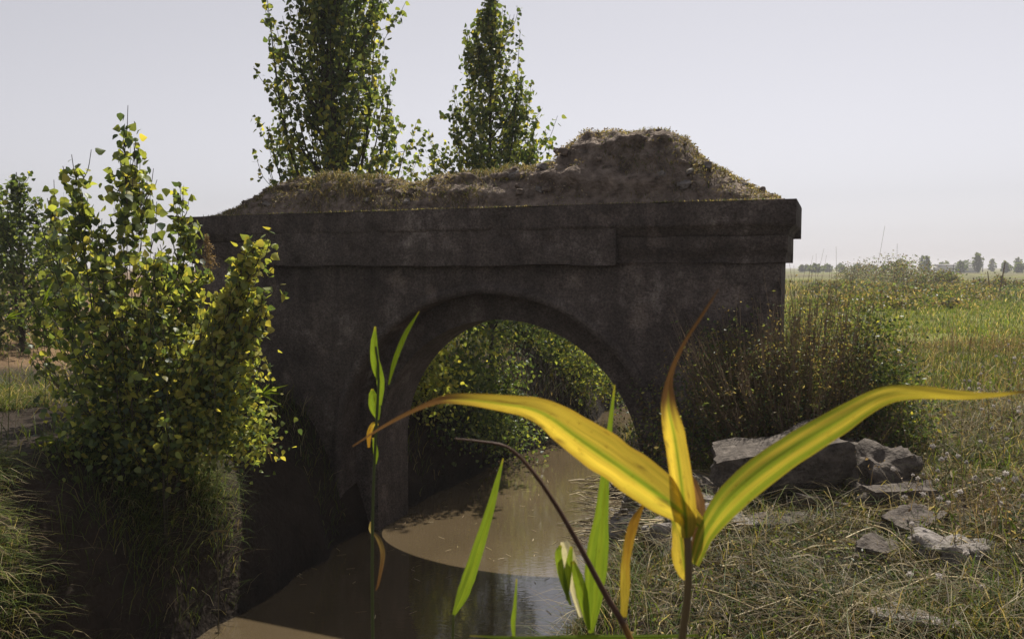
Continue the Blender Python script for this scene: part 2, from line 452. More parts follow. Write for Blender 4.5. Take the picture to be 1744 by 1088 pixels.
def archivolt(Ra, Rb, va, vb):
    mb = MB(); th = np.linspace(math.pi, 0, 73); prof = [(Ra, vb), (Ra, va), (Rb, va), (Rb, vb)]
    pts = [(UC, ZC, math.cos(t), math.sin(t)) for t in th]
    V = []
    for k in range(9):
        for (r, v) in prof: V.append(br(UC - r, v, ZB + (ZC - ZB) * k / 9))
    for t in th:
        for (r, v) in prof:
            rr = r + 0.006 * float(vnoise(t * 9, r * 3)); V.append(br(UC + rr * math.cos(t), v, ZC + rr * math.sin(t)))
    for k in range(1, 10):
        for (r, v) in prof: V.append(br(UC + r, v, ZC + (ZB - ZC) * k / 9))
    m = len(V) // 4; Q = []
    for i in range(m - 1):
        for k in range(3): Q.append((i * 4 + k, i * 4 + k + 1, i * 4 + 5 + k, i * 4 + 4 + k))
    mb.add(V, None, Q); return mb
archivolt(R1 - 0.006, R1 + 0.10, -0.03, 0.02).build('archivolt', M_bridge, BR)

def moulding(prof, u0, u1, name, disp=0.011, nu=260):
    """profile (projection, z) run along the face and returned round both ends"""
    mb = MB(); m = len(prof)
    us = np.linspace(0, 1, nu); V = []
    for s in us:
        for (p, z) in prof:
            u = (u0 - p) * (1 - s) + (u1 + p) * s
            k = disp * float(fbm(u * 2.3, z * 5, 2.0, 4)) + (0.10 * max(0, float(fbm(u * 4.1, z * 6, 1.0, 3)) - 0.52))
            V.append(br(u, -p + k, z + 0.9 * disp * float(fbm(u * 2.2, z * 9 + 4, 0.0, 3))))
    a = (np.arange(nu - 1)[:, None] * m + np.arange(m - 1)[None]).ravel()
    mb.add(V, None, np.stack([a, a + m, a + m + 1, a + 1], 1))
    for end, sg in ((u0, -1), (u1, 1)):
        V = []
        for (p, z) in prof:
            V.append(br(end + sg * p, -p, z)); V.append(br(end + sg * p, W_ALL + p, z))
        Q = [(2 * i, 2 * i + 1, 2 * i + 3, 2 * i + 2) for i in range(m - 1)]
        mb.add(V, None, Q)
    p, z = prof[-1]
    uu = np.linspace(u0 - p, u1 + p, nu); vv = np.linspace(-p, W_ALL + p, 12); V = []
    for u in uu:
        for v in vv: V.append(br(u, v, z + 0.004 * float(vnoise(u * 4, v * 4))))
    a = (np.arange(nu - 1)[:, None] * 12 + np.arange(11)[None]).ravel()
    mb.add(V, None, np.stack([a, a + 12, a + 13, a + 1], 1))
    p, z = prof[0]
    mb.add([br(u0 - p, -p, z), br(u1 + p, -p, z), br(u1 + p, W_ALL + p, z), br(u0 - p, W_ALL + p, z)], None, [(0, 1, 2, 3)])
    p, z = prof[-1]
    mb.add([br(u0 - p, W_ALL + p, prof[0][1]), br(u1 + p, W_ALL + p, prof[0][1]), br(u1 + p, W_ALL + p, z), br(u0 - p, W_ALL + p, z)], None, [(0, 1, 2, 3)])
    return mb.build(name, M_bridge, BR)
moulding([(0.022, Z_FR - 0.004), (0.026, Z_FR + 0.09), (0.042, Z_FR + 0.10), (0.042, Z_CO)], 0.04, 7.655, 'frieze')
moulding([(0.03, Z_CO + 0.001), (0.06, Z_CO + 0.02), (0.068, Z_CO + 0.055), (0.10, Z_CO + 0.085), (0.125, Z_CO + 0.105), (0.13, Z_CO + 0.13), (0.13, Z_TOP)], 0.02, 7.645, 'cornice')

def plain_band(u0, u1, p0, z0, z1):
    mb = MB(); nu, nz = 240, 14; us = np.linspace(u0, u1, nu); zs = np.linspace(z0, z1, nz); Ug, Zg = np.meshgrid(us, zs, indexing='ij')
    k = 0.012 * fbm(Ug * 2.1, Zg * 3, 5.0, 4) + 0.08 * np.maximum(0, fbm(Ug * 5, Zg * 7, 2.0, 3) - 0.55)
    zz = Zg + np.where(Zg < z0 + 0.01, 0.012 * fbm(Ug * 3, 0 * Ug, 1.0, 4), 0)
    V = np.concatenate([BL + BU * Ug[..., None] + BN * (-p0 + k)[..., None], zz[..., None]], -1).reshape(-1, 3)
    a = (np.arange(nu - 1)[:, None] * nz + np.arange(nz - 1)[None]).ravel(); mb.add(V, None, np.stack([a, a + nz, a + nz + 1, a + 1], 1))
    under = np.stack([np.stack([V.reshape(nu, nz, 3)[:, 0], np.array([br(u, 0.03, z0) for u in us])], 1)], 0).reshape(-1, 3)
    a = np.arange(nu - 1) * 2; mb.add(under, None, np.stack([a, a + 1, a + 3, a + 2], 1))
    for u in (u0, u1): mb.add([br(u, -p0, z0), br(u, 0.03, z0), br(u, 0.03, z1), br(u, -p0, z1)], None, [(0, 1, 2, 3)])
    mb.build('plain_band', M_bridge, BR)
plain_band(1.1, 5.95, 0.112, Z_FR - 0.03, Z_TOP - 0.012)

# earth mound on the deck
MP = [(405, 366), (430, 352), (470, 330), (500, 312), (560, 302), (640, 306), (685, 313), (700, 320), (740, 308), (830, 298), (900, 292), (945, 278), (962, 252), (1000, 236), (1050, 231), (1100, 230), (1142, 229), (1168, 242), (1190, 272), (1212, 287), (1260, 312), (1312, 337), (1330, 341)]
MPU = np.array([onface(a, b, 0.5) for a, b in MP])
def mound_h(u, v):
    r = np.interp(u, MPU[:, 0], MPU[:, 1]) - Z_TOP
    r = np.clip(r, 0, None)
    f = np.clip((v - 0.02) / 0.44, 0, 1); f = (1 - (1 - f) ** 2.0) ** 0.75
    g = np.clip((1.2 - v) / 0.35, 0, 1); g = 1 - (1 - g) ** 2
    return r * f * g
def mound_z(u, v):
    h = mound_h(u, v)
    amp = np.clip(h * 2.2, 0, 1)
    n = fbm(u * 3.0, v * 3.0, h * 3.0, 5); rid = 1 - np.abs(fbm(u * 4.2 + 5, v * 6, h * 9.0, 3))
    clod = np.maximum(0, vnoise(u * 9 + 3, v * 11, h * 14)) * 0.05 + np.maximum(0, vnoise(u * 17, v * 19, h * 22)) * 0.03
    return Z_TOP + 0.004 + h + amp * (0.045 * n + 0.06 * (rid - 0.6) + clod)
def build_mound():
    us = np.linspace(MPU[0, 0] - 0.1, MPU[-1, 0] + 0.05, 420); vs = np.linspace(0.0, 1.22, 70)
    U, V = np.meshgrid(us, vs, indexing='ij')
    Z = mound_z(U, V)
    Vd = V + (0.06 * fbm(U * 5, Z * 7, 3, 4) + 0.05 * vnoise(U * 1.3, Z * 16, 5)) * np.clip(mound_h(U, V) * 4, 0, 1)
    XY = BL + BU * U[..., None] + BN * Vd[..., None]
    P = np.concatenate([XY, Z[..., None]], -1).reshape(-1, 3)
    n = 70; a = (np.arange(419)[:, None] * n + np.arange(69)[None]).ravel()
    o = obj('earth_mound', np_mesh('earth_mound', P, None, np.stack([a, a + n, a + n + 1, a + 1], 1), None, False), M_earth)
    tag(o, 'crumbling brown earth and rubble heaped along the bridge top', None, None, 'structure')
    return o
MOUND = build_mound()

# ------------------------------------------------------------------ stones
def rock_mesh(name, dims, seed, flat=0.0, jag=0.18, sub=14, boxy=0.75):
    """a boulder or hewn block: a rounded box broken up by noise"""
    n = sub; V = []; Q = []; k0 = 0
    g = np.linspace(-1, 1, n)
    for ax in range(3):
        for sg in (-1, 1):
            A, B = np.meshgrid(g, g, indexing='ij'); P = np.zeros((n, n, 3))
            P[..., ax] = sg; P[..., (ax + 1) % 3] = A; P[..., (ax + 2) % 3] = B
            a = (np.arange(n - 1)[:, None] * n + np.arange(n - 1)[None]).ravel() + k0
            q = np.stack([a, a + n, a + n + 1, a + 1], 1)
            if sg < 0: q = q[:, ::-1]
            V.append(P.reshape(-1, 3)); Q.append(q); k0 += n * n
    V = np.concatenate(V); Q = np.concatenate(Q)
    S = V / np.linalg.norm(V, axis=1)[:, None]
    V = V * boxy + S * (1 - boxy) * 1.25
    d = fbm(S[:, 0] * 1.6 + seed * 3.1, S[:, 1] * 1.6 + seed, S[:, 2] * 1.6 + 2.2 * seed, 4)
    V = V * (1 + jag * d)[:, None] * np.asarray(dims)[None] / 2
    return np_mesh(name, V, None, Q, None, True)

STONES = []
def stone(name, px, py, Y, dims, rotz, label, seed, boxy=0.75, jag=0.18, tilt=(0, 0), group=None, cat='stone', mat=None):
    p = on_ground(px, py)
    z = float(ground(p[0], p[1]))
    o = obj(name, rock_mesh(name, dims, seed, jag=jag, boxy=boxy), mat or M_stone)
    STONES.append((p[0], p[1], dims[0], dims[1], rotz))
    o.location = (p[0], p[1], z + dims[2] * (0.36 if dims[2] > 0.5 else 0.24)); o.rotation_euler = (tilt[0], tilt[1], rotz)
    return tag(o, label, cat, group)

stone('stone_block', 1325, 846, 6.6, (0.98, 0.55, 0.56), -0.12, 'large hewn stone block lying behind the long yellow reed leaf', 1.3, boxy=0.82, jag=0.2, tilt=(0.14, -0.2))
stone('boulder', 1495, 838, 6.35, (0.46, 0.40, 0.42), 0.3, 'pitted pale boulder just right of the large stone block', 2.7, boxy=0.55, jag=0.34)
stone('boulder', 1530, 868, 5.9, (0.58, 0.34, 0.26), 0.1, 'low flat grey stone below the pitted boulder', 4.4, boxy=0.75, jag=0.2)
stone('boulder', 1448, 800, 6.9, (0.34, 0.30, 0.34), 0.6, 'small leaning stone between the large block and the pitted boulder', 5.9, boxy=0.6, jag=0.25)
stone('boulder', 1620, 965, 4.6, (0.40, 0.32, 0.20), -0.5, 'pale crumbly white rock among the straw at lower right', 6.1, boxy=0.5, jag=0.4, mat=M_pale)
stone('boulder', 1495, 960, 4.7, (0.26, 0.22, 0.17), 0.7, 'pointed grey stone in the straw left of the white rock', 8.2, boxy=0.6, jag=0.3)
stone('boulder', 1560, 1075, 3.75, (0.32, 0.20, 0.12), -0.4, 'flat pale stone half buried at the bottom right edge', 9.5, boxy=0.6, jag=0.3, mat=M_pale)
stone('boulder', 1330, 905, 5.4, (0.5, 0.25, 0.14), 0.15, 'low stone under dry stalks in front of the large block', 3.3, boxy=0.7, jag=0.25)
stone('boulder', 1205, 840, 7.0, (0.36, 0.3, 0.2), 0.2, 'small dark stone beside the left end of the large block', 3.9, boxy=0.6, jag=0.25)

def rubble():
    k = 0
    spots = [(1180, 905, 7, .2), (1120, 915, 7, .22), (1215, 880, 7, .2), (1170, 868, 7, .24), (1010, 852, 8.1, .20), (1060, 838, 8.3, .18), (1105, 858, 8.0, .22), (1035, 880, 7.9, .24), (1090, 885, 7.8, .2), (1140, 875, 7.7, .2), (1003, 900, 7.8, .17), (1150, 840, 8.1, .16), (1060, 905, 7.6, .18)]
    spots += [(1050, 868, 8, .2), (1125, 838, 8, .2), (1080, 925, 8, .18), (1150, 930, 8, .16), (1195, 850, 8, .22), (1228, 915, 8, .17), (1165, 955, 8, .15)]
    for i, (px, py, Y, s) in enumerate(spots):
        o = stone('rubble_stone', px, py, Y, (s * 2.3, s * 1.5, s * 1.1), rng.uniform(-.6, .6), 'small jagged pale rubble stone in the heap at the water edge', 20.3 + i * 1.7, boxy=0.6, jag=0.35, mat=M_pale, tilt=(rng.uniform(-.3, .3), rng.uniform(-.3, .3)), group='rubble heap at the water edge')
stone('broken_stone', 1245, 862, 6.0, (0.42, 0.3, 0.16), 0.4, 'broken slab leaning at the left foot of the large block', 31.2, boxy=0.75, jag=0.25, tilt=(0.2, 0.35))
stone('broken_stone', 1400, 872, 6.0, (0.4, 0.26, 0.14), -0.3, 'thin broken slab in front of the right end of the large block', 33.7, boxy=0.75, jag=0.25, tilt=(-0.2, 0.15))
stone('broken_stone', 1555, 905, 5.4, (0.34, 0.24, 0.16), 0.5, 'broken brown slab in the weeds above the white rock', 36.1, boxy=0.7, jag=0.3, tilt=(0.15, -0.2))
rubble()

def mound_stones():
    for i in range(70):
        u = rng.uniform(MPU[1, 0], MPU[-2, 0]); v = rng.uniform(0.06, 0.42)
        s = rng.uniform(0.03, 0.085)
        o = obj('stone', rock_mesh('stone', (s * 1.5, s, s * .8), 60 + i * 1.37, jag=0.35, sub=6, boxy=0.55), M_earth if i % 3 else M_pale)
        z = float(mound_z(np.array(u), np.array(v)))
        if mound_h(u, v) < 0.05: s = 0.05
        p = br(u, v, z); o.location = p; o.rotation_euler = (rng.uniform(-.5, .5), rng.uniform(-.5, .5), rng.uniform(0, 3))
        o.parent = MOUND
mound_stones()

# ------------------------------------------------------------------ blades of grass
def blades(mb, P, h, wd, lean, col, droop=0.35, head=None, tipcol=None):
    n = len(P)
    h = np.ones(n) * h; wd = np.ones(n) * wd; lean = np.ones(n) * lean
    if head is None: head = rng.uniform(0, 2 * math.pi, n)
    D = np.stack([np.cos(head), np.sin(head), np.zeros(n)], 1)
    ta = head + math.pi / 2 + rng.uniform(-0.9, 0.9, n)
    S = np.stack([np.cos(ta), np.sin(ta), np.zeros(n)], 1)
    rows = []
    for t, ww in ((0, 0.9), (0.4, 1.0), (0.75, 0.62), (1.0, 0.0)):
        c = P + np.array([0, 0, 1.0]) * (h * t * (1 - droop * lean * t ** 1.5))[:, None] + D * (h * lean * t ** 1.8)[:, None]
        if ww > 0: rows += [c - S * (wd * ww / 2)[:, None], c + S * (wd * ww / 2)[:, None]]
        else: rows += [c]
    V = np.stack(rows, 1)            # n,7,3
    b = (np.arange(n) * 7)[:, None]
    Q = np.concatenate([b + np.array([[0, 1, 3, 2]]), b + np.array([[2, 3, 5, 4]])])
    T = b + np.array([[4, 5, 6]])
    C = np.repeat(np.asarray(col)[:, None, :], 7, 1)
    if tipcol is not None: C[:, 4:, :] = 0.5 * C[:, 4:, :] + 0.5 * np.asarray(tipcol)[:, None, :]
    mb.add(V.reshape(-1, 3), T, Q, C.reshape(-1, 3))

GREENS = np.array([[0.075, 0.110, 0.024], [0.115, 0.150, 0.030], [0.052, 0.080, 0.022], [0.155, 0.165, 0.035], [0.09, 0.13, 0.035]])
STRAWS = np.array([[0.32, 0.26, 0.15], [0.24, 0.19, 0.11], [0.40, 0.34, 0.22], [0.17, 0.125, 0.07], [0.21, 0.175, 0.07]])
def mixcol(n, fs):
    g = GREENS[rng.integers(0, len(GREENS), n)]; s = STRAWS[rng.integers(0, len(STRAWS), n)]
    k = (rng.random(n) < fs)[:, None]
    return np.where(k, s, g) * rng.uniform(0.7, 1.25, (n, 1))

def inside_bridge(x, y, pad=0.02):
    u = (x - BL[0]) * BU[0] + (y - BL[1]) * BU[1]; v = (x - BL[0]) * BN[0] + (y - BL[1]) * BN[1]
    return (v > -pad) & (v < W_ALL + pad) & (u > -0.1) & (u < 7.75) & ~((u > UC - R2) & (u < UC + R2))

def scatter(n, x0, x1, y0, y1, keep=None):
    x = rng.uniform(x0, x1, n); y = rng.uniform(y0, y1, n)
    ok = (np.abs(x) < 0.70 * y + 0.9) & ~inside_bridge(x, y)
    z = ground(x, y); ok &= z > WATER + 0.03
    if keep is not None: ok &= keep(x, y, z)
    return np.stack([x, y, z], 1)[ok]

def clumpy(thr, sc, sd=0.0):
    return lambda x, y, z: fbm(x * sc + sd, y * sc - sd, sd, 3) + rng.uniform(-0.35, 0.35, len(x)) > thr

def grass_objects():
    # right bank, close: dry straw with green shoots
    mb = MB()
    P = scatter(120000, -0.2, 5.4, 2.6, 9.0, clumpy(-0.2, 1.6, 2.0)); n = len(P)
    blades(mb, P, rng.uniform(0.05, 0.19, n), rng.uniform(0.004, 0.008, n), rng.uniform(0.3, 1.5, n), mixcol(n, 0.5) * rng.uniform(0.15, 0.85, (n, 1)) * np.array([.95, 1, 1.25]))
    P = scatter(22000, 0.0, 5.4, 2.6, 9.0, clumpy(0.15, 0.8, 7.0)); n = len(P)
    blades(mb, P, rng.uniform(0.10, 0.32, n), rng.uniform(0.005, 0.010, n), rng.uniform(0.2, 0.9, n), mixcol(n, 0.3) * rng.uniform(0.5, 1.4, (n, 1)))
    for (sx, sy, dx, dy, rz) in STONES:
        n = int(500 * max(dx, .25)); a = rng.uniform(0, 6.28, n); k = rng.uniform(0.42, 0.66, n)
        lx = np.cos(a) * dx * k; ly = np.sin(a) * dy * k; x = sx + lx * math.cos(rz) - ly * math.sin(rz); y = sy + lx * math.sin(rz) + ly * math.cos(rz)
        P = np.stack([x, y, ground(x, y)], 1); blades(mb, P, rng.uniform(0.05, 0.22, n), rng.uniform(0.004, 0.008, n), rng.uniform(0.2, 1.1, n), mixcol(n, 0.5) * rng.uniform(0.4, 1.2, (n, 1)))
    P = scatter(15000, 0.3, 5.4, 2.8, 8.6, clumpy(-0.1, 1.1, 13.0)); n = len(P)
    blades(mb, P, rng.uniform(0.25, 0.6, n), rng.uniform(0.003, 0.006, n), rng.uniform(0.7, 1.6, n), mixcol(n, 0.7) * rng.uniform(0.35, 1.05, (n, 1)), 0.6)
    tag(mb.build('bank_grass', M_grass), 'dry straw and thin green grass matted over the right bank', 'grass', None, 'stuff')
    # right field
    mb = MB()
    P = scatter(56000, 2.2, 12, 7.2, 15, clumpy(-0.6, 0.5, 1.0)); n = len(P)
    blades(mb, P, rng.uniform(0.06, 0.20, n), rng.uniform(0.006, 0.012, n), rng.uniform(0.2, 0.8, n), mixcol(n, 0.3) * 1.05)
    P = scatter(60000, 3, 26, 14.5, 34, clumpy(-0.9, 0.25, 1.0)); n = len(P)
    blades(mb, P, rng.uniform(0.06, 0.22, n), rng.uniform(0.012, 0.022, n), rng.uniform(0.2, 0.7, n), mixcol(n, 0.18) * 1.35)
    P = scatter(30000, 6, 60, 32, 80, clumpy(-0.3, 0.12, 5.0)); n = len(P)
    blades(mb, P, rng.uniform(0.12, 0.45, n), rng.uniform(0.03, 0.06, n), rng.uniform(0.2, 0.7, n), mixcol(n, 0.4) * 1.2)
    tag(mb.build('field_grass', M_grass), 'green and straw coloured meadow grass of the right field', 'grass', None, 'stuff')
    # left bank
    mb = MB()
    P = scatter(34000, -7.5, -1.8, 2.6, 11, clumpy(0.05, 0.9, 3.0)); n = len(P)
    blades(mb, P, rng.uniform(0.12, 0.38, n), rng.uniform(0.004, 0.009, n), rng.uniform(0.4, 1.3, n), mixcol(n, 0.2) * 0.7)  # same grass palette darkened: the bank's shade is put into the blade colour
    P = scatter(26000, -16, -3, 9.5, 24, clumpy(-0.15, 0.6, 3.0)); n = len(P)
    blades(mb, P, rng.uniform(0.08, 0.28, n), rng.uniform(0.008, 0.014, n), rng.uniform(0.4, 1.0, n), mixcol(n, 0.6))
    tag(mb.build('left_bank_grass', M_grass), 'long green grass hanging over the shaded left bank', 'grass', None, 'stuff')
    # banks seen through the arch
    mb = MB()
    P = scatter(26000, -3, 6.5, 10.2, 22, clumpy(-0.4, 0.8, 5.0)); n = len(P)
    blades(mb, P, rng.uniform(0.10, 0.40, n), rng.uniform(0.007, 0.014, n), rng.uniform(0.3, 1.0, n), mixcol(n, 0.4))
    tag(mb.build('upstream_grass', M_grass), 'grass on the banks seen through the arch', 'grass', None, 'stuff')
    # dry grass on the mound and along the cornice edge
    mb = MB()
    n = 15000; u = rng.uniform(MPU[0, 0], MPU[-1, 0], n); v = np.abs(rng.normal(0.25, 0.25, n)).clip(0.02, 1.1)
    k = fbm(u * 1.3, v * 2, 4, 3) + rng.uniform(-.3, .3, n) > 0.05
    u, v = u[k], v[k]; z = mound_z(u, v); n = len(u)
    P = np.concatenate([BL + BU * u[:, None] + BN * v[:, None], z[:, None]], 1)
    hh = rng.uniform(0.015, 0.06, n) * np.where(np.abs(u - 2.3) < 0.5, 2.2, np.where(np.abs(u - 4.2) < 0.3, 2.0, 1.0))
    blades(mb, P, hh, rng.uniform(0.004, 0.008, n), rng.uniform(0.3, 1.3, n), mixcol(n, 0.7) * 0.62)
    n = 26000; u = rng.uniform(MPU[0, 0], MPU[-1, 0], n); v = rng.uniform(0.02, 0.9, n)
    k = (fbm(u * 2.6, v * 4, 9, 3) + rng.uniform(-.3, .3, n) > -0.1) & (mound_h(u, v) > 0.02); u, v = u[k], v[k]; n = len(u)
    P = np.concatenate([BL + BU * u[:, None] + BN * v[:, None], (mound_z(u, v) + rng.uniform(0, .035, n))[:, None]], 1)
    dry = np.array([[0.16, 0.12, 0.085], [0.26, 0.205, 0.15], [0.10, 0.08, 0.06], [0.40, 0.34, 0.27], [0.13, 0.13, 0.05]])
    leaf_quads(mb, P, rng.uniform(0.012, 0.04, n), dry[rng.integers(0, 5, n)], 0.5)
    n = 1600; u = rng.uniform(0.3, 7.6, n); v = rng.uniform(-0.12, 0.03, n)
    P = np.concatenate([BL + BU * u[:, None] + BN * v[:, None], np.full((n, 1), Z_TOP)], 1)
    blades(mb, P, rng.uniform(0.015, 0.04, n), 0.006, rng.uniform(0.2, 1.3, n), mixcol(n, 0.6))
    tag(mb.build('mound_grass', M_grass), 'short dry grass growing on the mound above the cornice', 'grass', None, 'stuff')
    mb2 = MB()
    P = scatter(9000, 2.6, 9.5, 4.4, 14, clumpy(0.2, 0.7, 4.0)); n = len(P); hh = rng.uniform(0.15, 0.5, n)
    cw = np.array([[.17, .12, .08], [.24, .18, .12], [.12, .085, .06]])[rng.integers(0, 3, n)] * rng.uniform(.7, 1.3, (n, 1))
    blades(mb2, P, hh, rng.uniform(.004, .007, n), rng.uniform(.05, .35, n), cw, 0.2)
    R = np.repeat(np.arange(n), 5); m = len(R); PP = P[R] + np.stack([rng.normal(0, .03, m), rng.normal(0, .03, m), hh[R] * rng.uniform(.45, 1.05, m)], 1)
    leaf_quads(mb2, PP, rng.uniform(.012, .035, m), cw[R] * rng.uniform(.7, 1.8, (m, 1)), .5)
    tag(mb2.build('dry_weeds', M_grass), 'dry brown weeds standing over the right field edge', 'weeds', None, 'stuff')
    # low leafy ground cover on the right bank
    mb = MB()
    P = scatter(46000, 0.6, 7.0, 3.4, 10.5, clumpy(-0.02, 0.9, 11.0)); n = len(P)
    P[:, 2] += rng.uniform(0.01, 0.14, n)
    leaf_quads(mb, P, rng.uniform(0.012, 0.03, n), mixcol(n, 0.18) * np.array([.85, .85, 1.3]))
    tag(mb.build('ground_weeds', M_leaf), 'small leafy weeds covering the right bank below the bridge', 'weeds', None, 'stuff')

# ------------------------------------------------------------------ leaves
LEAF = np.array([[0, 0, 0], [-0.40, 0.16, 0.03], [-0.42, 0.42, 0.05], [-0.20, 0.74, 0.03], [0, 1.0, -0.02], [0.20, 0.74, 0.03], [0.42, 0.42, 0.05], [0.40, 0.16, 0.03], [0, 0.45, -0.05]])
LEAF_T = np.array([[8, k, (k + 1) % 8] for k in range(8)])[:, ::-1]
def rot_basis(n, droop=0.0):
    """random leaf frames; y axis = leaf length"""
    y = rng.normal(0, 1, (n, 3)); y[:, 2] -= droop; y /= np.linalg.norm(y, axis=1)[:, None]
    r = rng.normal(0, 1, (n, 3)); x = np.cross(y, r); x /= np.linalg.norm(x, axis=1)[:, None]
    return x, y, np.cross(x, y)

def leaf_shapes(mb, P, size, col, droop=0.8):
    n = len(P); x, y, z = rot_basis(n, droop); size = np.ones(n) * size
    V = P[:, None, :] + size[:, None, None] * (LEAF[None, :, 0:1] * x[:, None] + LEAF[None, :, 1:2] * y[:, None] + LEAF[None, :, 2:3] * z[:, None])
    T = ((np.arange(n) * 9)[:, None, None] + LEAF_T[None]).reshape(-1, 3)
    mb.add(V.reshape(-1, 3), T, None, np.repeat(np.asarray(col)[:, None], 9, 1).reshape(-1, 3))

def leaf_quads(mb, P, size, col, aspect=0.55, droop=0.0):
    n = len(P); x, y, z = rot_basis(n, droop); s = (np.ones(n) * size)[:, None]
    V = np.stack([P, P + s * (x * aspect * 0.5 + y * 0.5 + z * 0.06), P + s * y, P + s * (-x * aspect * 0.5 + y * 0.5 + z * 0.06)], 1)
    b = (np.arange(n) * 4)[:, None]
    mb.add(V.reshape(-1, 3), np.concatenate([b + np.array([[0, 1, 2]]), b + np.array([[0, 2, 3]])]), None, np.repeat(np.asarray(col)[:, None], 4, 1).reshape(-1, 3))

grass_objects()

POP = np.array([[0.068, 0.105, 0.040], [0.105, 0.145, 0.052], [0.050, 0.080, 0.040], [0.135, 0.168, 0.060]])
YEL = np.array([[0.24, 0.28, 0.075], [0.31, 0.32, 0.085], [0.20, 0.245, 0.075], [0.33, 0.31, 0.085]])
def popcol(n, fy):
    a = POP[rng.integers(0, len(POP), n)]; b = YEL[rng.integers(0, len(YEL), n)]
    return np.where((rng.random(n) < fy)[:, None], b, a) * rng.uniform(0.75, 1.25, (n, 1))

LEAF_MESHES = {}
def leaf_mesh(kind, fy):
    key = (kind,)
    if key not in LEAF_MESHES:
        out = []
        for k in range(8):
            c = popcol(1, fy)[0]; v = LEAF.copy(); v[:, 2] *= rng.uniform(0.4, 2.2)
            me = np_mesh('leaf', v, LEAF_T, None, np.ones((9, 3)) * c); me.materials.append(M_leaf); out.append(me)
        LEAF_MESHES[key] = out
    return LEAF_MESHES[key]

def place_leaves(root, P, size, fy, kind):
    ms = leaf_mesh(kind, fy)
    from mathutils import Matrix
    inv = root.matrix_world.inverted()
    n = len(P); x, y, z = rot_basis(n, 0.8)
    for i in range(n):
        s = float(size * rng.uniform(0.8, 1.2))
        M = Matrix(((x[i, 0] * s, y[i, 0] * s, z[i, 0] * s, P[i, 0]), (x[i, 1] * s, y[i, 1] * s, z[i, 1] * s, P[i, 1]), (x[i, 2] * s, y[i, 2] * s, z[i, 2] * s, P[i, 2]), (0, 0, 0, 1)))
        o = bpy.data.objects.new('leaf', ms[i % 8]); COL.objects.link(o)
        o.parent = root; o.matrix_parent_inverse = inv; o.matrix_basis = M

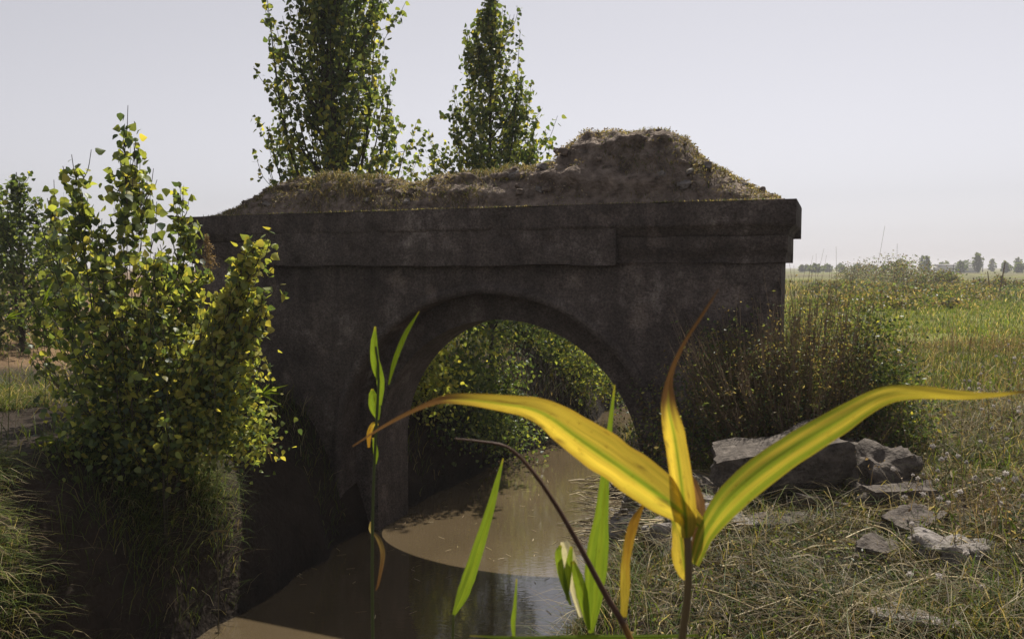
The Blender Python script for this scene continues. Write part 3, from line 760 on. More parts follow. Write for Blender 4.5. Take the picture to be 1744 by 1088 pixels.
def upright_tree(name, base, height, env, nbr, per_m, leaf, fy, label, cat='tree', group=None, n_single=0, trunk_r=0.05, stems=1, spread=0.25, low=0.12, kind='a', twigs=3, extra=(), bark=None, lean=(0.0, 0.0)):
    """a fastigiate poplar: env(f) = crown half-width in metres at height fraction f"""
    base = np.asarray(base, float)
    root = thing(name, base, label, cat, group)
    tm = MB(); bm_ = MB(); pts = []
    axes = []
    for k in range(stems):
        a = rng.uniform(0, 6.28); r = spread * (0 if k == 0 else rng.uniform(0.5, 1))
        hk = height * (1 if k == 0 else rng.uniform(0.72, 0.93))
        b0 = base + np.array([0.1 * r * math.cos(a), 0.1 * r * math.sin(a), -0.05])
        top = base + np.array([r * math.cos(a) + lean[0] * hk / height, r * math.sin(a) + lean[1], hk])
        q = [b0 * (1 - t) + top * t + np.array([0.06 * math.sin(3 * t + a), 0.06 * math.cos(4 * t + a), 0]) * t for t in np.linspace(0, 1, 12)]
        tr = trunk_r * (1 if k == 0 else 0.6)
        V, Q = tube(q, np.linspace(tr, tr * 0.12, 12), 7); tm.add(V, None, Q); axes.append((np.array(q), tr, hk))
    def branch(p0, p1, r0, dens):
        ln = np.linalg.norm(p1 - p0)
        mid = p0 * 0.5 + p1 * 0.5 + np.array([(p1 - p0)[0] * 0.16, (p1 - p0)[1] * 0.16, -0.10 * ln])
        q = bez([p0, mid, p1], 8)
        V, Q = tube(q, np.linspace(r0, 0.003, 8), 4); bm_.add(V, None, Q)
        m = max(3, int(ln * dens)); t = rng.uniform(0.18, 1.0, m) ** 0.8
        tt = t * 7; i0 = np.clip(tt.astype(int), 0, 6); f = (tt - i0)[:, None]
        pp = q[i0] * (1 - f) + q[i0 + 1] * f + rng.normal(0, leaf * 0.75, (m, 3)) * (0.5 + 0.6 * (1 - t))[:, None]
        pts.append(pp)
        return q
    for k in range(nbr):
        q, tr, hk = axes[k % len(axes)]
        f0 = rng.uniform(low, 0.93) ** 1.0
        i = f0 * 11; i0 = min(int(i), 10); p0 = q[i0] + (q[i0 + 1] - q[i0]) * (i - i0)
        f1 = min(f0 + rng.uniform(0.07, 0.26) * (1.1 - f0 * 0.6), 1.0)
        a = rng.uniform(0, 6.28); rad = env(min(f1, 1.0)) * rng.uniform(0.3, 1.05) ** 0.7
        p1 = np.array([base[0] + lean[0] * min(f1, 1) + rad * math.cos(a), base[1] + rad * math.sin(a), base[2] + f1 * height])
        bq = branch(p0, p1, tr * 0.35 * (1.1 - f0), per_m)
        for s in range(twigs):
            j = rng.integers(2, 7); d = (p1 - p0) * rng.uniform(0.25, 0.45); d = d + rng.normal(0, 0.10 * np.linalg.norm(p1 - p0), 3); d[2] = abs(d[2])
            branch(bq[j], bq[j] + d, 0.005, per_m)
    for (p0, p1) in extra:
        bq = branch(np.asarray(p0), np.asarray(p1), tr * 0.3, per_m * 1.2)
        for s in range(3):
            j = rng.integers(2, 6); branch(bq[j], bq[j] + (bq[7] - bq[j]) * 0.6 + rng.normal(0, 0.12, 3), 0.005, per_m)
    for q, tr, hk in axes:
        m = int(hk * per_m * 1.6); t = rng.uniform(low, 1.0, m); i = t * 11; i0 = np.clip(i.astype(int), 0, 10); f = (i - i0)[:, None]
        pts.append(q[i0] * (1 - f) + q[i0 + 1] * f + rng.normal(0, leaf * 0.7, (m, 3)) * [1, 1, .5])
    P = np.concatenate(pts)
    tm.build('trunk', bark or M_bark, root, True); bm_.build('branches', bark or M_bark, root, True)
    if n_single:
        score = np.hypot(P[:, 0] - base[0], P[:, 1] - base[1]) * 0.8 - 0.25 * (P[:, 1] - base[1]) + 0.35 * (P[:, 2] - base[2]) + rng.uniform(0, 0.9, len(P))
        vis = (np.abs(P[:, 0]) < 0.64 * P[:, 1]) & (P[:, 2] < EYE + 0.335 * P[:, 1])
        order = np.argsort(-np.where(vis, score, -99))[:n_single]
        sel = np.zeros(len(P), bool); sel[order] = True
        place_leaves(root, P[sel], leaf * 1.05, fy, kind)
        P = P[~sel]
    mb = MB(); leaf_shapes(mb, P, leaf * rng.uniform(0.65, 1.2, len(P)), popcol(len(P), fy))
    cr = mb.build('crown', M_leaf, root); cr['kind'] = 'stuff'
    return root

def shrub(name, base, rad, hgt, n, leaf, cols, label, cat='shrub', group=None, nst=18, clumps=26, leafs='shape', mat=None, stem_mat=None, up=0.0, fill=0.5, zmin=None, shift=0.0):
    base = np.asarray(base, float); root = thing(name, base, label, cat, group)
    C = []; sm = MB()
    for k in range(clumps):
        d = rng.normal(0, 1, 3); d[2] = abs(d[2]) * 0.9; d /= np.linalg.norm(d)
        r = rng.uniform(fill, 1.0); C.append(base + np.array([d[0] * rad[0] * r, d[1] * rad[1] * r, hgt * (0.08 + 0.87 * d[2] * r)]))
    C = np.array(C); C[:, 0] += shift
    if zmin is not None: C[:, 2] = zmin + (C[:, 2] - base[2]) / hgt * (base[2] + hgt - zmin)
    for k in range(nst):
        c = C[rng.integers(0, clumps)]
        q = bez([base + rng.normal(0, 0.06, 3) * np.array([1, 1, 0]), base * 0.5 + c * 0.5 + np.array([0, 0, 0.15 * hgt]), c], 7)
        V, Q = tube(q, np.linspace(0.014, 0.004, 7) * (hgt / 1.5) ** 0.5, 5); sm.add(V, None, Q)
    sm.build('stems', stem_mat or M_bark, root, True)
    i = rng.integers(0, clumps, n); cs = 0.22 * min(rad[0], hgt) + 0.06
    P = C[i] + rng.normal(0, cs, (n, 3)) * np.array([1, 1, 0.8])
    g = ground(P[:, 0], P[:, 1]); P[:, 2] = np.maximum(P[:, 2], np.maximum(g, WATER) + 0.03)
    shade = rng.uniform(0.75, 1.2, clumps)[i][:, None]
    mb = MB(); cl = cols(n) * shade
    (leaf_shapes if leafs == 'shape' else leaf_quads)(mb, P, leaf * rng.uniform(0.6, 1.2, n), cl)
    cr = mb.build('foliage', mat or M_leaf, root); cr['kind'] = 'stuff'
    return root

# the two poplars behind the bridge
def env_tall(f): return np.interp(f, [0, 0.25, 0.36, 0.45, 0.55, 0.65, 0.8, 1.0], [1.0, 1.25, 1.22, 1.05, 0.88, 0.8, 0.6, 0.1])
b = at_ground(572, 13.0)
upright_tree('poplar_tree', b, 9.6, env_tall, 160, 24, 0.09, 0.25, 'tall dense poplar rising past the top of the photo behind the bridge', 'tree', 'poplars behind the bridge', 240, 0.11, 3, 0.34, 0.12, 'tall', 3, extra=[(b + [-.3, 0, 2.4], pix(452, -30, 12.8)), (b + [-.25, 0, 2.2], pix(455, 215, 12.7)), (b + [-.2, 0, 1.8], pix(458, 282, 12.6)), (b + [.2, 0, 2.2], pix(668, 118, 12.8)), (b + [.25, 0, 2.0], pix(693, 240, 12.7)), (b + [.3, -.2, 2.6], pix(640, 20, 12.9)), (b + [.1, -.2, 2.3], pix(655, 150, 12.6))])
def env_mid(f): return np.interp(f, [0, 0.4, 0.52, 0.6, 0.68, 0.82, 0.92, 1.0], [0.9, 1.25, 1.25, 1.0, 0.76, 0.56, 0.42, 0.05])
b = at_ground(838, 14.6)
upright_tree('poplar_tree', b, pix(838, -12, 14.6)[2] - b[2], env_mid, 165, 23, 0.088, 0.25, 'narrow poplar with a single spire left of the rubble hump', 'tree', 'poplars behind the bridge', 240, 0.06, 1, 0.2, 0.14, 'tall', 3, extra=[(b + [-.1, 0, 1.6], pix(735, 268, 14.2)), (b + [-.1, 0, 2.2], pix(772, 145, 14.3)), (b + [-.1, 0, 3.0], pix(795, 45, 14.4)), (b + [.1, 0, 1.6], pix(938, 240, 14.2)), (b + [.1, 0, 1.9], pix(912, 205, 14.2)), (b + [.1, 0, 2.4], pix(905, 140, 14.3)), (b + [.1, 0, 3.2], pix(886, 50, 14.4))])

# poplar saplings on the left bank, in front of the bridge
def sap(px, topy, Y, bpx, half, nb, dens, fy, label, leaf=0.08, n_single=150, low=0.1, stems=3):
    b = at_ground(bpx, Y)
    top = pix(px, topy, Y); hgt = top[2] - b[2]
    env = lambda f: half * np.interp(f, [0, 0.2, 0.5, 0.68, 0.84, 1.0], [0.8, 1.0, 0.95, 0.62, 0.3, 0.05])
    return upright_tree('poplar_sapling', b, hgt, env, nb, dens, leaf, fy, label, 'sapling', 'poplar saplings on the left bank', n_single, 0.011, stems, half * 0.55, low, 'sap%.1f' % fy, 3, lean=(top[0] - b[0], 0.0))
sap(216, 212, 7.8, 240, 0.58, 44, 15, 0.42, 'tallest poplar sapling on the left bank, its tip against the sky', leaf=.088)
sap(128, 292, 7.6, 170, 0.44, 32, 15, 0.38, 'poplar sapling left of the tallest one with a narrow forked tip', leaf=.085)
sap(306, 316, 8.0, 285, 0.46, 30, 14, 0.5, 'poplar sapling with a sparse tip at the left end of the cornice', low=.2)
sap(432, 405, 7.6, 262, 0.40, 34, 16, 0.8, 'yellowing poplar sapling standing before the dark bridge wall', leaf=0.078, low=.36)
sap(390, 490, 7.5, 255, 0.52, 40, 17, 0.8, 'low yellow green poplar sapling between the tallest one and the wall', leaf=0.07, low=.34)
sap(92, 350, 8.2, 140, 0.42, 26, 14, 0.32, 'dark green poplar sapling at the left of the clump')
sap(175, 440, 7.2, 200, 0.46, 34, 16, 0.42, 'short bushy poplar sapling low in front of the clump', leaf=0.07, n_single=80, low=.18)
sap(268, 430, 7.3, 270, 0.55, 44, 16, 0.5, 'bushy poplar sapling under the tallest one', leaf=0.07, n_single=80, low=.24)
sap(450, 500, 7.5, 270, 0.34, 26, 16, 0.75, 'slim poplar sapling leaning furthest toward the arch', leaf=0.07, n_single=80, low=.45)

GB = 'low bushes among the saplings'
for px, Y, rx, h, n, fy, lb in ((175, 7.3, .40, 1.4, 1900, .3, 'dense small leafed bush filling the left of the sapling clump'), (275, 7.5, .5, 1.3, 2500, .4, 'dense small leafed bush in the middle of the sapling clump'), (372, 7.5, .40, 1.3, 2600, .6, 'yellow green small leafed bush nearest the bridge wall')):
    b = at_ground(px, Y); sh = max(0.0, b[0] + 3.55); b[0] -= sh; b[2] = gz(b[0], b[1])
    top = 3.24 - 100 / FPX * Y; hh = top - b[2]
    shrub('poplar_bush', b, (rx, rx * .7), hh, n, 0.06, (lambda f: (lambda n: popcol(n, f)))(fy), lb, 'bush', GB, 20, 46, 'shape', None, None, fill=.45, zmin=top - h, shift=sh)

# trees at the far left
def env_l(f): return 0.8 * np.interp(f, [0, 0.3, 0.6, 1.0], [0.7, 1.0, 0.75, 0.06])
for px, ty, Y, lb in ((36, 294, 14.0, 'dark poplar at the far left edge, the taller of two'), (-8, 318, 14.6, 'dark poplar cut by the left edge of the photo'), (92, 380, 15.5, 'dark poplar half hidden behind the left saplings')):
    b = at_ground(px, Y); hgt = pix(px, ty, Y)[2] - b[2]
    upright_tree('poplar_tree', b, hgt, env_l, 60, 26, 0.085, 0.03, lb, 'tree', 'trees at the far left', 0, 0.05, 2, 0.3, 0.02, 'far', 3)

# ------------------------------------------------------------------ shrubs
grn = lambda n: popcol(n, 0.08); ylg = lambda n: popcol(n, 0.55); mixg = lambda n: popcol(n, 0.3)
def onz(x, y): return np.array([x, y, gz(x, y)])
GA = 'shrubs seen through the arch'
shrub('willow_shrub', onz(-1.65, 12.0), (0.7, 0.45), 1.9, 3000, 0.07, lambda n: popcol(n, 0.95) * 1.15, 'yellow leafed shrub hanging over the water inside the left of the arch', group=GA)
shrub('willow_shrub', onz(-1.5, 13.6), (1.1, 0.8), 2.1, 3800, 0.075, mixg, 'dark green shrub behind the yellow one through the arch', group=GA)
shrub('willow_shrub', onz(0.3, 17.0), (1.3, 0.9), 1.3, 4600, 0.08, grn, 'deep green shrub overhanging the far bend of the stream', group=GA)
shrub('willow_shrub', onz(1.2, 21.0), (2.0, 1.0), 2.3, 4800, 0.085, mixg, 'broad green shrub filling the middle of the arch opening', group=GA)
shrub('willow_shrub', onz(3.3, 16.8), (1.2, 0.9), 1.9, 4600, 0.07, mixg, 'pale green shrub at the right of the arch opening', group=GA)
shrub('willow_shrub', onz(2.6, 14.6), (0.6, 0.6), 0.5, 1500, 0.05, mixg, 'low shrub on the bank at the right foot of the arch', group=GA)
shrub('willow_shrub', onz(1.35, 17.6), (1.1, 0.8), 1.25, 3800, 0.075, lambda n: popcol(n, 0.5), 'yellow green shrub under the crown of the arch', group=GA)
shrub('bank_shrub', onz(-0.8, 12.9), (0.8, 0.6), 1.5, 3400, 0.065, grn, 'low dark shrub trailing into the stream through the arch', group=GA)
shrub('bank_shrub', onz(-0.35, 13.9), (0.75, 0.5), 2.2, 3800, 0.065, grn, 'dark shrub over the far water in the middle of the arch', group=GA)

# twiggy shrub at the right end of the bridge
def twiggy():
    b = np.array([2.68, 7.5, gz(2.68, 7.5)])
    root = thing('twiggy_shrub', b, 'large shrub of upright brown twigs beside the right end of the bridge', 'shrub')
    sm = MB(); P = []
    for k in range(760):
        a = rng.uniform(0, 6.28); r0 = 0.38 * math.sqrt(rng.random()); p0 = b + np.array([r0 * math.cos(a) * 1.3, r0 * math.sin(a), -0.02])
        out = rng.uniform(0.03, 0.72); h = rng.uniform(0.45, 1.0) ** 0.6 * 1.78 * math.sqrt(1 - (out / 1.0) ** 2) * (0.78 + 0.34 * float(vnoise(a * 1.6 + 3, out * 3))) * (1 if k % 16 else 1.15)
        p2 = p0 + np.array([math.cos(a) * out * 1.15, math.sin(a) * out * 0.7, h])
        p1 = p0 * 0.55 + p2 * 0.45 + np.array([math.cos(a), math.sin(a), 0]) * 0.06 * out + rng.normal(0, 0.03, 3)
        q = bez([p0, p1, p2], 7)
        V, Q = tube(q, np.linspace(0.0055, 0.0014, 7), 3); sm.add(V, None, Q)
        m = rng.integers(34, 84); t = rng.uniform(0.03, 0.97, m); i = t * 6; i0 = i.astype(int); f = (i - i0)[:, None]
        P.append(q[i0] * (1 - f) + q[np.minimum(i0 + 1, 6)] * f + rng.normal(0, 0.05, (m, 3)))
        for s in range(5):
            j = rng.integers(2, 6); d = (q[j + 1] - q[j]) * rng.uniform(0.6, 1.6) + rng.normal(0, 0.05, 3)
            V, Q = tube([q[j], q[j] + d * 0.5 + [0, 0, 0.02], q[j] + d + [0, 0, 0.06]], [0.0022, 0.0018, 0.001], 3); sm.add(V, None, Q)
    sm.build('twigs', M_twig, root)
    P = np.concatenate(P); mb = MB(); n = len(P)
    c = np.where((rng.random(n) < 0.4)[:, None], STRAWS[rng.integers(0, 5, n)] * 0.75, popcol(n, 0.04) * np.array([1.0, .95, 1.2]))
    leaf_quads(mb, P, rng.uniform(0.02, 0.045, n), c, 0.4)
    cr = mb.build('foliage', M_leaf, root); cr['kind'] = 'stuff'
twiggy()
weedc = lambda n: np.where((rng.random(n) < 0.35)[:, None], STRAWS[rng.integers(0, 5, n)] * 0.6, popcol(n, 0.08))
shrub('bramble_bush', onz(1.75, 7.75), (0.65, 0.35), 0.85, 3600, 0.045, weedc, 'low leafy bramble against the bridge wall left of the twiggy shrub', 'bush', None, 22, 30, 'quad', None, M_twig)
shrub('bramble_bush', onz(3.6, 7.5), (0.38, 0.35), 0.8, 2600, 0.045, weedc, 'dark green bramble at the right foot of the twiggy shrub', 'bush', None, 16, 20, 'quad', None, M_twig)
shrub('dark_shrub', onz(3.32, 7.3), (0.38, 0.35), 1.4, 5200, 0.045, lambda n: popcol(n, 0.05) * 0.8, 'dark green leafy shrub at the right side of the twiggy shrub', 'shrub', None, 30, 40, 'quad', None, M_twig)
shrub('bramble_bush', onz(2.15, 7.8), (0.55, 0.3), 1.45, 4000, 0.045, weedc, 'bramble climbing the bridge wall behind the twiggy shrub', 'bush', None, 16, 20, 'quad', None, M_twig)

# bushes out on the plain
for i, (px, py, Y, rx, h, lb) in enumerate(((1530, 470, 70, 3.4, 2.6, 'large round brown bush mound on the plain right of the bridge'), (1590, 476, 62, 2.4, 1.3, 'low brown bush in front of the large bush mound'), (1478, 470, 85, 3.6, 2.1, 'brown bush left of the large bush mound'), (1450, 480, 48, 2.4, 0.7, 'low green scrub on the field behind the twiggy shrub'), (1560, 487, 40, 2.2, 0.6, 'low dark scrub at the far edge of the green field'), (1690, 480, 55, 2.5, 0.8, 'low scrub near the right edge of the field'))):
    x = (px - 872) / FPX * Y; brown = lambda n: np.where((rng.random(n) < 0.55)[:, None], STRAWS[rng.integers(0, 5, n)] * 0.42, POP[rng.integers(0, 4, n)] * 0.9)
    shrub('field_bush', np.array([x, Y, 1.6]), (rx, rx * 0.6), h, 3200, 0.2, brown, lb, 'bush', 'bushes on the plain', 8, 26, 'quad')

for i in range(26):
    Y = rng.uniform(26, 58); px = rng.uniform(1385, 1760); x = (px - 872) / FPX * Y
    cb = (lambda n: mixcol(n, 0.45) * 0.7) if i % 3 else (lambda n: popcol(n, 0.1) * 0.8)
    shrub('scrub_bush', np.array([x, Y, gz(x, Y)]), (rng.uniform(.7, 1.6), rng.uniform(.5, .9)), rng.uniform(.25, .6), 700, 0.13, cb, 'low scrub bush in the band across the far end of the field', 'bush', 'scrub across the far field', 3, 12, 'quad')

# trees along the horizon
def far_trees():
    xs = [1362, 1378, 1396, 1412, 1428, 1445, 1462, 1480, 1500, 1538, 1564, 1572, 1600, 1612, 1622, 1634, 1646, 1664, 1672, 1690, 1708, 1716, 1730, 1740]
    hs = [6, 5, 5, 6, 5, 5, 6, 5, 6, 11, 17, 15, 9, 11, 9, 8, 9, 20, 17, 16, 15, 8, 15, 12]
    for i, (px, hp) in enumerate(zip(xs, hs)):
        Y = 260 + 40 * math.sin(i * 2.1); x = (px - 872) / FPX * Y; h = (hp * rng.uniform(.7, 1.4) + 6) / FPX * Y
        root = thing('horizon_tree', (x, Y, 1.6), 'small hazy tree in the row along the far horizon', 'tree', 'trees along the horizon')
        V, Q = tube([(x, Y, 1.5), (x + 0.05, Y, 1.6 + h * 0.9)], [0.18, 0.05], 5); MB().add(V, None, Q).build('trunk', M_bark, root)
        n = 260; t = rng.random(n); wd = h * (rng.uniform(.14, .3) if hp > 12 else rng.uniform(.35, 1.1)); x = x + rng.normal(0, 1.0)
        a = rng.uniform(0, 6.28, n); rr = wd * np.sin(math.pi * (0.12 + 0.85 * t)) * np.sqrt(rng.random(n)) * (1 + 0.5 * vnoise(a * 1.5 + i, t * 4))
        P = np.stack([x + rr * np.cos(a), Y + rr * np.sin(a), 1.7 + h * (0.08 + 0.92 * t)], 1)
        mb = MB(); leaf_quads(mb, P, rng.uniform(0.5, 1.0, n), POP[rng.integers(0, 4, n)] * 0.7, 0.8)
        cr = mb.build('crown', M_leaf, root); cr['kind'] = 'stuff'
far_trees()

def far_building():
    Y = 230.0; x0 = (1598 - 872) / FPX * Y; x1 = (1668 - 872) / FPX * Y; z = 1.6
    root = thing('farm_building', ((x0 + x1) / 2, Y, z), 'long low white building among the trees on the horizon', 'building')
    def box(mb, a, b):
        a = np.array(a); b = np.array(b)
        V = [(xx, yy, zz) for zz in (a[2], b[2]) for yy in (a[1], b[1]) for xx in (a[0], b[0])]
        mb.add(V, None, [(0, 1, 5, 4), (1, 3, 7, 5), (3, 2, 6, 7), (2, 0, 4, 6), (4, 5, 7, 6), (0, 2, 3, 1)])
    m = MB(); box(m, (x0, Y, z), (x1, Y + 5, z + 1.9)); m.build('wall', M_white, root)
    m = MB(); V = [(x0 - .3, Y - .4, z + 1.902), (x1 + .3, Y - .4, z + 1.902), (x1 + .3, Y + 5.4, z + 1.902), (x0 - .3, Y + 5.4, z + 1.902), (x0 - .3, Y + 2.5, z + 2.5), (x1 + .3, Y + 2.5, z + 2.5)]
    m.add(V, [(0, 4, 3), (1, 2, 5)], [(0, 1, 5, 4), (3, 4, 5, 2), (0, 3, 2, 1)]); m.build('roof', M_roof, root)
far_building()

# ------------------------------------------------------------------ grass tussocks on the left bank
def tussock(x, y, n, h, label, fs=0.3, spread=0.18, name='grass_tussock', head=None, lean=(0.6, 1.6), dark=1.0):
    z = gz(x, y); root_p = np.array([x, y, z])
    mb = MB(); P = root_p + rng.normal(0, spread, (n, 3)) * np.array([1, 1, 0]); P[:, 2] = ground(P[:, 0], P[:, 1]) - 0.01
    hd = np.arctan2(P[:, 1] - y, P[:, 0] - x) + rng.normal(0, 0.7, n) if head is None else rng.normal(head, 0.8, n)
    blades(mb, P, rng.uniform(0.5, 1.0, n) * h, rng.uniform(0.004, 0.008, n), rng.uniform(lean[0], lean[1], n), mixcol(n, fs) * dark, 0.55, hd)
    return tag(mb.build(name, M_grass), label, 'grass tussock', 'grass tussocks on the left bank')
for px, py, n, h, fs, sp, lb in ((-90, 905, 1600, .42, .35, .15, 'sunlit drooping grass tussock at the lower left edge'), (-75, 800, 1400, .40, .25, .16, 'long drooping grass tussock above the sunlit one at left'), (5, 690, 1500, .38, .35, .25, 'grass tussock at the left edge below the brown field'), (345, 830, 800, .36, .15, .13, 'fine grass tuft hanging below the yellow saplings'), (230, 850, 800, .34, .12, .16, 'dark grass tuft under the middle of the saplings'), (20, 1010, 700, .3, .15, .15, 'shaded grass tussock at the bottom left')):
    p = on_ground(px, py); tussock(p[0], p[1], n, h, lb, fs, sp, head=-0.5)

# ------------------------------------------------------------------ weeds with seed heads
def weed(px, Y, h, heads, label):
    b = at_ground(px, Y); root = thing('seeding_weed', b, label, 'weed', 'weeds with white seed heads')
    sm = MB(); lf = MB(); tips = []
    q = bez([b, b + [rng.normal(0, .03), rng.normal(0, .03), h * .5], b + [rng.normal(0, .06), rng.normal(0, .06), h * .9]], 7)
    V, Q = tube(q, np.linspace(0.004, 0.002, 7), 4); sm.add(V, None, Q)
    for k in range(heads):
        j = rng.integers(3, 7); d = np.array([rng.normal(0, .09), rng.normal(0, .09), rng.uniform(.05, .18)])
        V, Q = tube([q[j], q[j] + d * .6, q[j] + d], [.002, .0016, .0012], 3); sm.add(V, None, Q); tips.append(q[j] + d)
    sm.build('stem', M_twig, root)
    n = 34; t = rng.uniform(0, 0.8, n) * 6; i0 = t.astype(int); P = q[i0] + rng.normal(0, .015, (n, 3))
    leaf_quads(lf, P, rng.uniform(.03, .08, n), mixcol(n, .35), 0.25); lf.build('leaves', M_grass, root)
    for tp in tips:
        r = rng.uniform(.010, .019); m = 80; d = rng.normal(0, 1, (m, 3)); d /= np.linalg.norm(d, axis=1)[:, None]; d *= rng.uniform(.6, 1.15, (m, 1))
        s = np.cross(d, rng.normal(0, 1, (m, 3))); s /= np.linalg.norm(s, axis=1)[:, None]
        Vv = np.stack([tp + d * r * .2, tp + d * r + s * .0028, tp + d * r - s * .0028], 1).reshape(-1, 3)
        MB().add(Vv, np.arange(m * 3).reshape(-1, 3), None, np.array([0.62, 0.57, 0.53]) * rng.uniform(.5, 1.05)).build('seed_head', M_puff, root)
WD = [(1640, 4.6, .62, 7, 'tall weed with the densest cluster of white seed heads'), (1668, 4.9, .5, 4, 'weed with white seed heads just right of the densest cluster'), (1600, 5.0, .42, 4, 'weed with few seed heads left of the densest cluster'), (1720, 6.0, .55, 5, 'weed with white seed heads at the right edge under the plain'), (1735, 4.4, .4, 4, 'short weed with white seed heads at the right edge'), (1560, 5.6, .34, 3, 'short weed with white seed heads right of the boulders'), (1628, 5.6, .55, 5, 'slender seeding weed behind the densest cluster'), (1690, 7.4, .62, 6, 'tall seeding weed on the field near the right edge'), (1655, 8.2, .5, 5, 'distant seeding weed on the green field'), (1715, 8.8, .6, 6, 'distant brown weed with pale heads by the right edge'), (1740, 7.0, .55, 5, 'seeding weed cut by the right edge of the photo'), (1585, 4.2, .3, 3, 'small weed with seed heads above the white rock'), (1540, 7.6, .4, 4, 'seeding weed at the right foot of the twiggy shrub'), (1660, 3.9, .25, 3, 'small low weed with seed heads beside the white rock')]
for a in WD: weed(*a)

# dead stalks standing in the field
def stalk(pts, r, label, mat=None, name='dry_stalk', group='dry stalks standing on the right bank'):
    q = bez(pts, 10); V, Q = tube(q, np.linspace(r, r * 0.4, 10), 5)
    tag(MB().add(V, None, Q).build(name, mat or M_twig), label, 'stalk', group)
ST = [(1650, 720, 1655, 560, 5.2, 'dark upright stalk among the seed heads'), (1560, 700, 1545, 560, 6.4, 'pair of leaning dark stalks right of the twiggy shrub, left one'), (1572, 690, 1556, 556, 6.6, 'pair of leaning dark stalks right of the twiggy shrub, right one'), (1618, 700, 1606, 548, 6.2, 'thin leaning stalk left of the seed heads'), (1580, 700, 1600, 600, 6.0, 'short dark stalk leaning right beside the field'), (1700, 505, 1712, 445, 40.0, 'dark forked stalk rising over the horizon at right'), (1690, 505, 1682, 462, 41.0, 'short dark stalk left of the forked stalk at the horizon'), (1500, 560, 1507, 385, 7.2, 'tallest bare stalk rising above the twiggy shrub'), (1512, 520, 1528, 415, 7.4, 'thin bare stalk right of the tallest one'), (1425, 560, 1424, 420, 7.0, 'reddish stalk standing above the middle of the twiggy shrub')]
for x0, y0, x1, y1, Y, lb in ST:
    p0 = pix(x0, y0, Y); p1 = pix(x1, y1, Y); p0 = np.array([p0[0], Y, min(p0[2], gz(p0[0], Y))])
    stalk([p0, p0 * .5 + p1 * .5 + [rng.normal(0, .05), rng.normal(0, .05), 0], p1], 0.0027 if Y < 9 else 0.05, lb)

